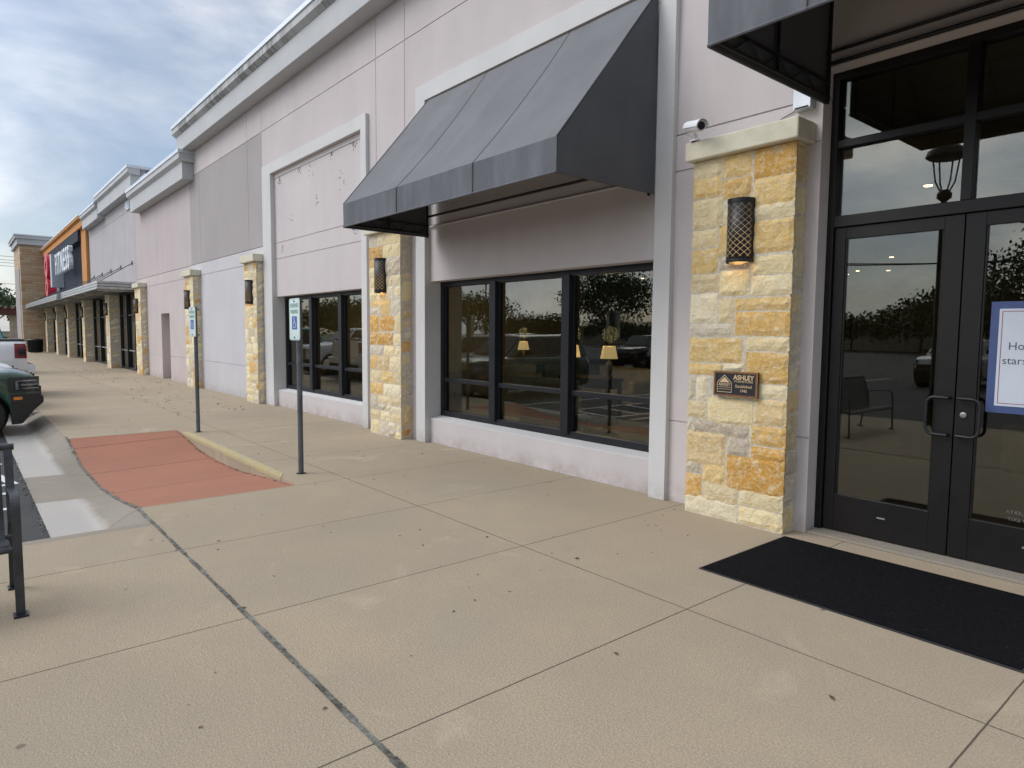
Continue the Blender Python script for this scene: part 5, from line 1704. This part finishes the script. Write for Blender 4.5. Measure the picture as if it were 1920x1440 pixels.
# ================================================================== TREES
def tree(x, y, z0, h, rad, label, seed, n=4200, leaf=0.16, group=None, lowz=0.35, th=0.14):
    R = random.Random(seed)
    t_ = thing('oak_tree', (x, y, z0), label, 'tree', group)
    tr_ = MB()
    base = Vector((0, 0, 0)); tips = []
    p = [base, Vector((R.uniform(-.1, .1), R.uniform(-.1, .1), h * .18)), Vector((R.uniform(-.2, .2), R.uniform(-.2, .2), h * .36))]
    tr_.tube(p, [th * h * .18, th * h * .14, th * h * .11], 9)
    clumps = []
    nb = 9
    for k in range(nb):
        a = 2 * math.pi * (k + R.uniform(-.3, .3)) / nb
        rr_ = rad * R.uniform(.45, .85)
        e1 = p[2] + Vector((math.cos(a) * rr_ * .45, math.sin(a) * rr_ * .45, h * R.uniform(.12, .25)))
        e2 = e1 + Vector((math.cos(a) * rr_ * .55, math.sin(a) * rr_ * .55, h * R.uniform(.0, .25)))
        tr_.tube([p[2] * .9, e1, e2], [th * h * .07, th * h * .045, th * h * .012], 6)
        clumps += [(e2, rad * R.uniform(.28, .42)), (e1 + Vector((0, 0, h * .18)), rad * R.uniform(.28, .42))]
        for q in range(2):
            a2 = a + R.uniform(-.7, .7)
            e3 = e1 + Vector((math.cos(a2) * rr_ * .5, math.sin(a2) * rr_ * .5, h * R.uniform(-.05, .3)))
            tr_.tube([e1, e3], [th * h * .03, th * h * .008], 5)
            clumps.append((e3, rad * R.uniform(.2, .36)))
    clumps.append((Vector((0, 0, h * .78)), rad * .4)); clumps.append((Vector((rad * .2, 0, h * .68)), rad * .45))
    tr_.build('trunk', 'bark', t_, local=True, smooth=True)
    vs, fs = [], []
    tot = sum(c[1] ** 2 for c in clumps)
    for (c, cr_) in clumps:
        m = int(n * cr_ ** 2 / tot)
        for _ in range(m):
            d = Vector((R.gauss(0, 1), R.gauss(0, 1), R.gauss(0, .8))).normalized() * cr_ * (R.random() ** .4) * R.uniform(.8, 1.12)
            q = c + d
            if q.z < h * .2: continue
            s_ = leaf * R.uniform(.6, 1.3)
            a = Vector((R.gauss(0, 1), R.gauss(0, 1), R.gauss(0, .7))).normalized(); b_ = a.orthogonal().normalized()
            c2 = a.cross(b_)
            k0 = R.uniform(0, 6.28); b_, c2 = b_ * math.cos(k0) + c2 * math.sin(k0), c2 * math.cos(k0) - b_ * math.sin(k0)
            o = len(vs)
            vs += [tuple(q - b_ * s_ * .5), tuple(q + c2 * s_ * .28 + a * s_ * .05), tuple(q + b_ * s_ * .5), tuple(q - c2 * s_ * .28 + a * s_ * .05)]
            fs.append((o, o + 1, o + 2, o + 3))
    cm_ = MB(); cm_.v = vs; cm_.f = fs; cm_.mi = [0] * len(fs); cm_.c = [None] * len(fs)
    cm_.build('crown', 'leaf', t_, local=True)
    return t_
tree(-92, 3.2, -0.2, 7.0, 4.2, 'round oak beyond the stone tower at the left edge', 1, 5200, 0.30)
tree(-104, 9.5, -0.2, 7.0, 4.6, 'oak partly hidden behind the stone tower', 2, 3800, 0.32)
tree(-110, -5.0, -0.2, 6.5, 5.0, 'oak at the far end of the parking lot', 3, 2600, 0.4)
tree(-31.5, -23.5, -0.2, 6.6, 4.2, 'broad oak on a lot island, mirrored in the triple window', 4, 7000, 0.22)
tree(-5.0, -14.0, -0.2, 5.6, 2.7, 'leafy young oak on a lot island, mirrored in the right-hand door', 5, 5200, 0.15)
tree(-56, -30, -0.2, 6.0, 4.5, 'oak beyond the lot, mirrored in the narrower window', 6, 4200, 0.3)
g_ = 'row of trees along the far side of the lot'
R = random.Random(77)
proto = tree(-10, -62, -0.2, 6.5, 6.0, 'bushy tree in the row along the far side of the lot', 8, 3600, 0.5, g_)
for k in range(14):
    c = proto.copy(); COL.objects.link(c)
    c.location = (-95 + k * 8.5 + R.uniform(-2, 2), -64 + R.uniform(-5, 4), -0.2)
    c.rotation_euler = (0, 0, R.uniform(0, 6.28)); s_ = R.uniform(.75, 1.1); c.scale = (s_, s_, s_ * R.uniform(.62, .9))
    for ch in proto.children:
        d = ch.copy(); COL.objects.link(d); d.parent = c
for (xx, yy, q, lb) in ((-78, -25, 0.9, 'oak on a far lot island, mirrored in the middle of the narrower window'), (-88, -33, 1.0, 'oak behind the far lot island, mirrored in the narrower window'), (-70, -31, 0.85, 'oak mirrored at the right edge of the narrower window'), (-97, -24, 0.9, 'oak mirrored at the left edge of the narrower window')):
    c = proto.copy(); COL.objects.link(c); c.name = 'oak_tree'; c['label'] = lb
    if 'group' in c: del c['group']
    c.location = (xx, yy, -0.2); c.scale = (q, q, q * .95); c.rotation_euler = (0, 0, xx)
    for ch in proto.children:
        d = ch.copy(); COL.objects.link(d); d.parent = c
# opposite shopfront
ob = thing('opposite_building', (-30, -78, 0), 'long low tan building across the lot, mirrored in the glass', 'building')
MB().box(-110, 40, -90, -76, -0.2, 2.6).build('wall', 'far_wall', ob)
MB().box(-110.3, 40.3, -90.3, -75.7, 2.61, 3.0).build('roof_band', 'stucco_patch', ob)

# far left background
fb_ = thing('boundary_wall', (-125, 10, 0), 'pale low wall across the street at the far left', 'wall')
MB().box(-125.3, -125, -10, 22, -0.2, 1.2).build('masonry', 'far_wall', fb_)
MB().box(-125.5, -124.9, -10, 22, 1.201, 1.32).build('coping', 'cornice', fb_)
pg = thing('pergola', (-72, 3.4, 0), 'dark red wooden pergola on a stone post beyond the tower', 'pergola')
m_ = MB(); m_.box(-74, -72, -3.0, 4.35, 2.85, 3.42); m_.build('beam', 'wood_red', pg)
m_ = MB()
for k in range(14): m_.box(-76, -71.6, -2.8 + k * 0.52, -2.68 + k * 0.52, 3.421, 3.60)
m_.build('rafter', 'wood_red', pg)
for y in (3.95, -2.6):
    MB().box(-73.3, -72.6, y - 0.3, y + 0.3, 0.9, 2.85).build('post', 'far_wall', pg); MB().box(-73.5, -72.4, y - .42, y + .42, -0.1, 0.9).build('post_base', 'ledge_stone', pg)
hd = MB()
R = random.Random(9)
for _ in range(1500):
    q = Vector((R.uniform(-82, -80.5), R.uniform(1.5, 6.5), R.uniform(-0.1, 0.85))); s_ = R.uniform(.08, .2)
    a = Vector((R.gauss(0, 1), R.gauss(0, 1), R.gauss(0, 1))).normalized(); b_ = a.orthogonal() * s_; c2 = a.cross(b_)
    hd.add([q - b_, q + c2 * .6, q + b_, q - c2 * .6], [(0, 1, 2, 3)])
o = hd.build('hedge', 'leaf'); tag(o, 'low clipped hedge beyond the pickup at the far left', 'hedge')
gs = sheet('lawn', [(-180, -76, -14, 40)], -0.14, 'grass')

# utility line at the far left and across the lot
def utility(x, y, label, group, h=9.0, yaw=0.0):
    t_ = thing('utility_pole', (x, y, -0.2), label, 'utility pole', group, yaw)
    MB().tube([(0, 0, 0), (0, 0, h)], [0.16, 0.11], 10).build('pole', 'bark', t_, local=True, smooth=True)
    MB().box(-1.2, 1.2, -0.06, 0.06, h - 0.75, h - 0.62).build('crossarm', 'bark', t_, local=True)
    m_ = MB()
    for xx in (-1.1, -.55, .55, 1.1): m_.lathe(xx, 0, [(0.05, h - .62), (0.06, h - .5), (0.03, h - .42)], 8)
    m_.build('insulator', 'aluminium', t_, local=True)
    return t_
def wires(name, pts_list, label, r=0.02):
    m_ = MB()
    for (a, b_, sg) in pts_list:
        a = Vector(a); b_ = Vector(b_)
        pts = []
        for k in range(17):
            t__ = k / 16
            p = a.lerp(b_, t__); p.z -= sg * 4 * t__ * (1 - t__)
            pts.append(p)
        m_.tube(pts, r, 5)
    o = m_.build(name, 'wire', smooth=True)
    tag(o, label, 'cable')
wires('power_lines', [((-96, -40, z + 2.5), (-90, 40, z), 1.1) for z in (9.6, 9.2, 8.9, 8.55, 6.6, 5.95)], 'bundle of overhead power lines in the sky at the far left', 0.022)
utility(-18.0, -58, 'wooden utility pole mirrored in the left-hand door', 'utility poles across the lot')
utility(-48.0, -50, 'leaning wooden utility pole mirrored in the triple window', 'utility poles across the lot', 12, 0.2)
utility(-85.0, -54, 'wooden utility pole far across the lot', 'utility poles across the lot', 11)
wires('overhead_lines', [((-18 + dx, -58, 8.2), (-48 + dx, -50, 11.2), 0.9) for dx in (-1.1, -.5, .5, 1.1)] + [((-48 + dx, -50, 11.2), (-85 + dx, -54, 10.2), 1.2) for dx in (-1.1, -.5, .5, 1.1)] + [((-18 + dx, -58, 8.2), (30 + dx, -60, 8.2), 1.2) for dx in (-1.1, .5, 1.1)], 'overhead wires across the lot, mirrored in the windows', 0.03)

# lantern on a post, mirrored in the transom glass
lt_ = thing('street_lantern', (-4.45, -2.7, 0), 'black lantern on a post behind the viewer, mirrored in the transom', 'street lamp')
MB().tube([(-4.45, -2.7, 0), (-4.45, -2.7, 0.5), (-4.45, -2.7, 0.6), (-4.45, -2.7, 4.1)], [0.11, 0.10, 0.06, 0.05], 12).build('post', 'black_metal', lt_, smooth=True)
MB().lathe(-4.45, -2.7, [(0.05, 4.1), (0.12, 4.16), (0.12, 4.24), (0.07, 4.30)], 14).build('collar', 'black_metal', lt_)
m_ = MB()
for k in range(4):
    a = math.pi / 4 + math.pi / 2 * k
    m_.tube([(-4.45 + .08 * math.cos(a), -2.7 + .08 * math.sin(a), 4.28), (-4.45 + .17 * math.cos(a), -2.7 + .17 * math.sin(a), 4.45), (-4.45 + .23 * math.cos(a), -2.7 + .23 * math.sin(a), 4.85)], 0.014, 6)
m_.build('cage', 'black_metal', lt_)
MB().lathe(-4.45, -2.7, [(0.26, 4.85), (0.33, 4.90), (0.30, 5.0), (0.16, 5.10), (0.03, 5.14)], 20).build('hood', 'black_metal', lt_, smooth=True)

# ================================================================== SHOWROOM
sheet('showroom_floor', [(-20.9, 7.7, 5.77, 26)], 0.006, 'store_floor')
r_ = thing('showroom', (-8, 14, 0), 'dim warm showroom interior behind the glass', 'room')
MB().box(-20.9, 7.7, 26, 26.2, 0, 3.9).build('back_wall', 'store_wall', r_)
MB().box(-20.9, 7.7, 5.78, 26, 3.9, 4.0).build('ceiling', 'store_ceiling', r_)
MB().box(-17.6, -17.4, 5.78, 18, 0, 3.89).build('partition', 'store_wall', r_)
MB().box(-3.9, -3.75, 5.78, 8.3, 0, 3.89).build('side_partition', 'store_wall', r_)
MB().box(3.2, 3.4, 5.78, 25.9, 0, 3.89).build('end_partition', 'store_wall', r_)
def sofa(x, y, rz, label):
    t_ = thing('sofa', (x, y, 0.006), label, 'sofa', 'sofas in the showroom', rz)
    MB().box(-1.0, 1.0, -0.42, 0.42, 0.12, 0.44).build('seat', 'sofa', t_, local=True, bev=0.05)
    MB().box(-1.0, 1.0, 0.25, 0.48, 0.40, 0.88).build('backrest', 'sofa', t_, local=True, bev=0.06)
    for s_ in (-1, 1): MB().box(s_ * .98, s_ * 1.18, -0.44, 0.48, 0.1, 0.64).build('armrest', 'sofa', t_, local=True, bev=0.05)
    for s_ in (-1, 1):
        for q in (-.36, .4): MB().box(s_ * .95 - .03, s_ * .95 + .03, q - .03, q + .03, 0, 0.12).build('leg', 'dark_wood', t_, local=True)
def table_lamp(x, y, z, label, e=7):
    t_ = thing('table_lamp', (x, y, z), label, 'lamp', 'lit table lamps in the showroom')
    MB().lathe(0, 0, [(0.08, 0), (0.09, 0.03), (0.04, 0.06), (0.08, 0.18), (0.05, 0.30), (0.012, 0.34), (0.012, 0.40)], 16).build('base', 'store_ceiling', t_, local=True, smooth=True)
    MB().lathe(0, 0, [(0.17, 0.38), (0.12, 0.62)], 20).build('lamp_shade', 'lit_shade', t_, local=True, smooth=True)
    ld = bpy.data.lights.new('bulb', 'POINT'); ld.energy = e; ld.color = (1, 0.76, 0.42); ld.shadow_soft_size = 0.16
    lo = bpy.data.objects.new('bulb', ld); COL.objects.link(lo); lo.parent = t_; lo.location = (0, 0, 0.85)
def console(x, y, rz, label, w=1.4, h=0.78):
    t_ = thing('console_table', (x, y, 0.006), label, 'table', 'dark tables in the showroom', rz)
    MB().box(-w / 2, w / 2, -.22, .22, h - .05, h).build('tabletop', 'dark_wood', t_, local=True, bev=.005)
    MB().box(-w / 2 + .03, w / 2 - .03, -.19, .19, h - .2, h - .051).build('apron', 'dark_wood', t_, local=True)
    for a in (-1, 1):
        for b_ in (-1, 1): MB().box(a * (w / 2 - .06) - .03, a * (w / 2 - .06) + .03, b_ * .17 - .03, b_ * .17 + .03, 0, h - .2).build('leg', 'dark_wood', t_, local=True)
def picture(x, y, z, w, h, rot, label):
    t_ = thing('framed_picture', (x, y, z), label, 'picture', 'framed pictures in the showroom', rot)
    MB().box(-w / 2, w / 2, -.02, .02, 0, h).build('frame', 'dark_wood', t_, local=True)
    MB().box(-w / 2 + .06, w / 2 - .06, -.026, -.021, .06, h - .06).build('canvas', 'picture', t_, local=True)
sofa(-8.6, 8.1, math.pi, 'beige sofa behind the middle pane of the triple window')
sofa(-13.2, 10.4, 0.3, 'beige sofa deeper in the showroom left of the lit lamps')
sofa(-15.6, 8.0, math.pi, 'beige sofa behind the narrower window')
sofa(-10.2, 11.6, -0.2, 'beige sofa deeper in the showroom below the pictures')
sofa(-1.0, 9.5, 0.5, 'beige sofa inside the entrance doors')
console(-9.2, 9.7, 0, 'dark console table with two lit lamps'); table_lamp(-9.7, 9.7, 0.79, 'lit lamp on the left end of the console', 16); table_lamp(-8.7, 9.7, 0.79, 'lit lamp on the right end of the console', 16)
console(-14.6, 12.6, 0.1, 'dark sideboard in the back of the showroom'); table_lamp(-14.6, 12.6, 0.79, 'lit lamp on the rear sideboard', 18)
console(-16.4, 9.6, 0, 'dark table behind the narrower window'); table_lamp(-16.4, 9.6, 0.79, 'lit lamp behind the narrower window', 6)
console(-7.4, 7.0, 0, 'low dark coffee table close to the triple window', 1.2, 0.45)
picture(-17.37, 9.6, 1.3, 1.0, 0.8, math.pi / 2, 'framed picture on the showroom partition')
picture(-14.8, 25.95, 1.4, 1.4, 1.0, 0, 'large framed picture on the back wall, left')
picture(-17.0 + 3.9, 25.95, 1.4, 1.2, 0.9, 0, 'framed picture on the back wall behind the partition')
picture(-12.0 + .4, 25.95, 1.3, 0.9, 1.2, 0, 'tall framed picture on the back wall')
picture(-2.2, 25.95, 1.4, 1.2, 0.9, 0, 'framed picture on the back wall opposite the doors')
SPOTS = ((-7.71, 20.27), (-10.1, 23.77), (-10.9, 24.8), (-9.32, 24.29), (-3.76, 11.07), (-17.2, 21.07), (-1.2, 9.0))
for i, (x, y) in enumerate(SPOTS):
    t_ = thing('ceiling_spotlight', (x, y, 3.88), 'small lit ceiling spotlight in the showroom', 'ceiling light', 'lit ceiling spotlights in the showroom')
    MB().lathe(0, 0, [(0.075, -0.02), (0.07, 0.018)], 16).build('trim_ring', 'white_plastic', t_, local=True)
    MB().lathe(0, 0, [(0.055, -0.03), (0.055, -0.021)], 16).build('lens', 'lit_lamp', t_, local=True)

# ================================================================== LEAF LITTER
R = random.Random(21)
lf = MB()
def leafy(x, y, z, s):
    a = R.uniform(0, 6.28); l = s * R.uniform(.8, 1.5)
    d = Vector((math.cos(a), math.sin(a), 0)); n_ = Vector((-d.y, d.x, 0))
    q = Vector((x, y, z + 0.003))
    lf.add([q - d * l, q + n_ * s * .45 + Vector((0, 0, s * R.uniform(.1, .6))), q + d * l, q - n_ * s * .45 + Vector((0, 0, s * .2))], [(0, 1, 2, 3)])
for _ in range(230):
    x = -R.uniform(0.2, 1) ** 1.0 * 14
    y = R.uniform(1.35, 5.3)
    if -11.9 < x < -6.9 and y < 2.85: continue
    if -2.7 < x < -0.7 and y > 3.9: continue
    leafy(x, y, 0, R.uniform(.005, .014))
for _ in range(300):
    x = -R.uniform(14, 34); leafy(x, R.uniform(3.2, 5.2), 0, R.uniform(.012, .03))
for _ in range(26): leafy(R.uniform(-6, 0), R.uniform(-.8, 1.2), 0, R.uniform(.006, .013))
for (x, y) in ((-3.35, 3.43), (-2.2, 2.55), (-1.3, 3.0), (-3.98, 1.25)): leafy(x, y, 0, 0.020)
o = lf.build('leaf_litter', 'leaf_dry'); tag(o, 'scattered small dry leaves on the pavement', 'leaves', None, 'stuff')
print('objects', len(bpy.data.objects), 'faces', sum(len(m.polygons) for m in bpy.data.meshes))
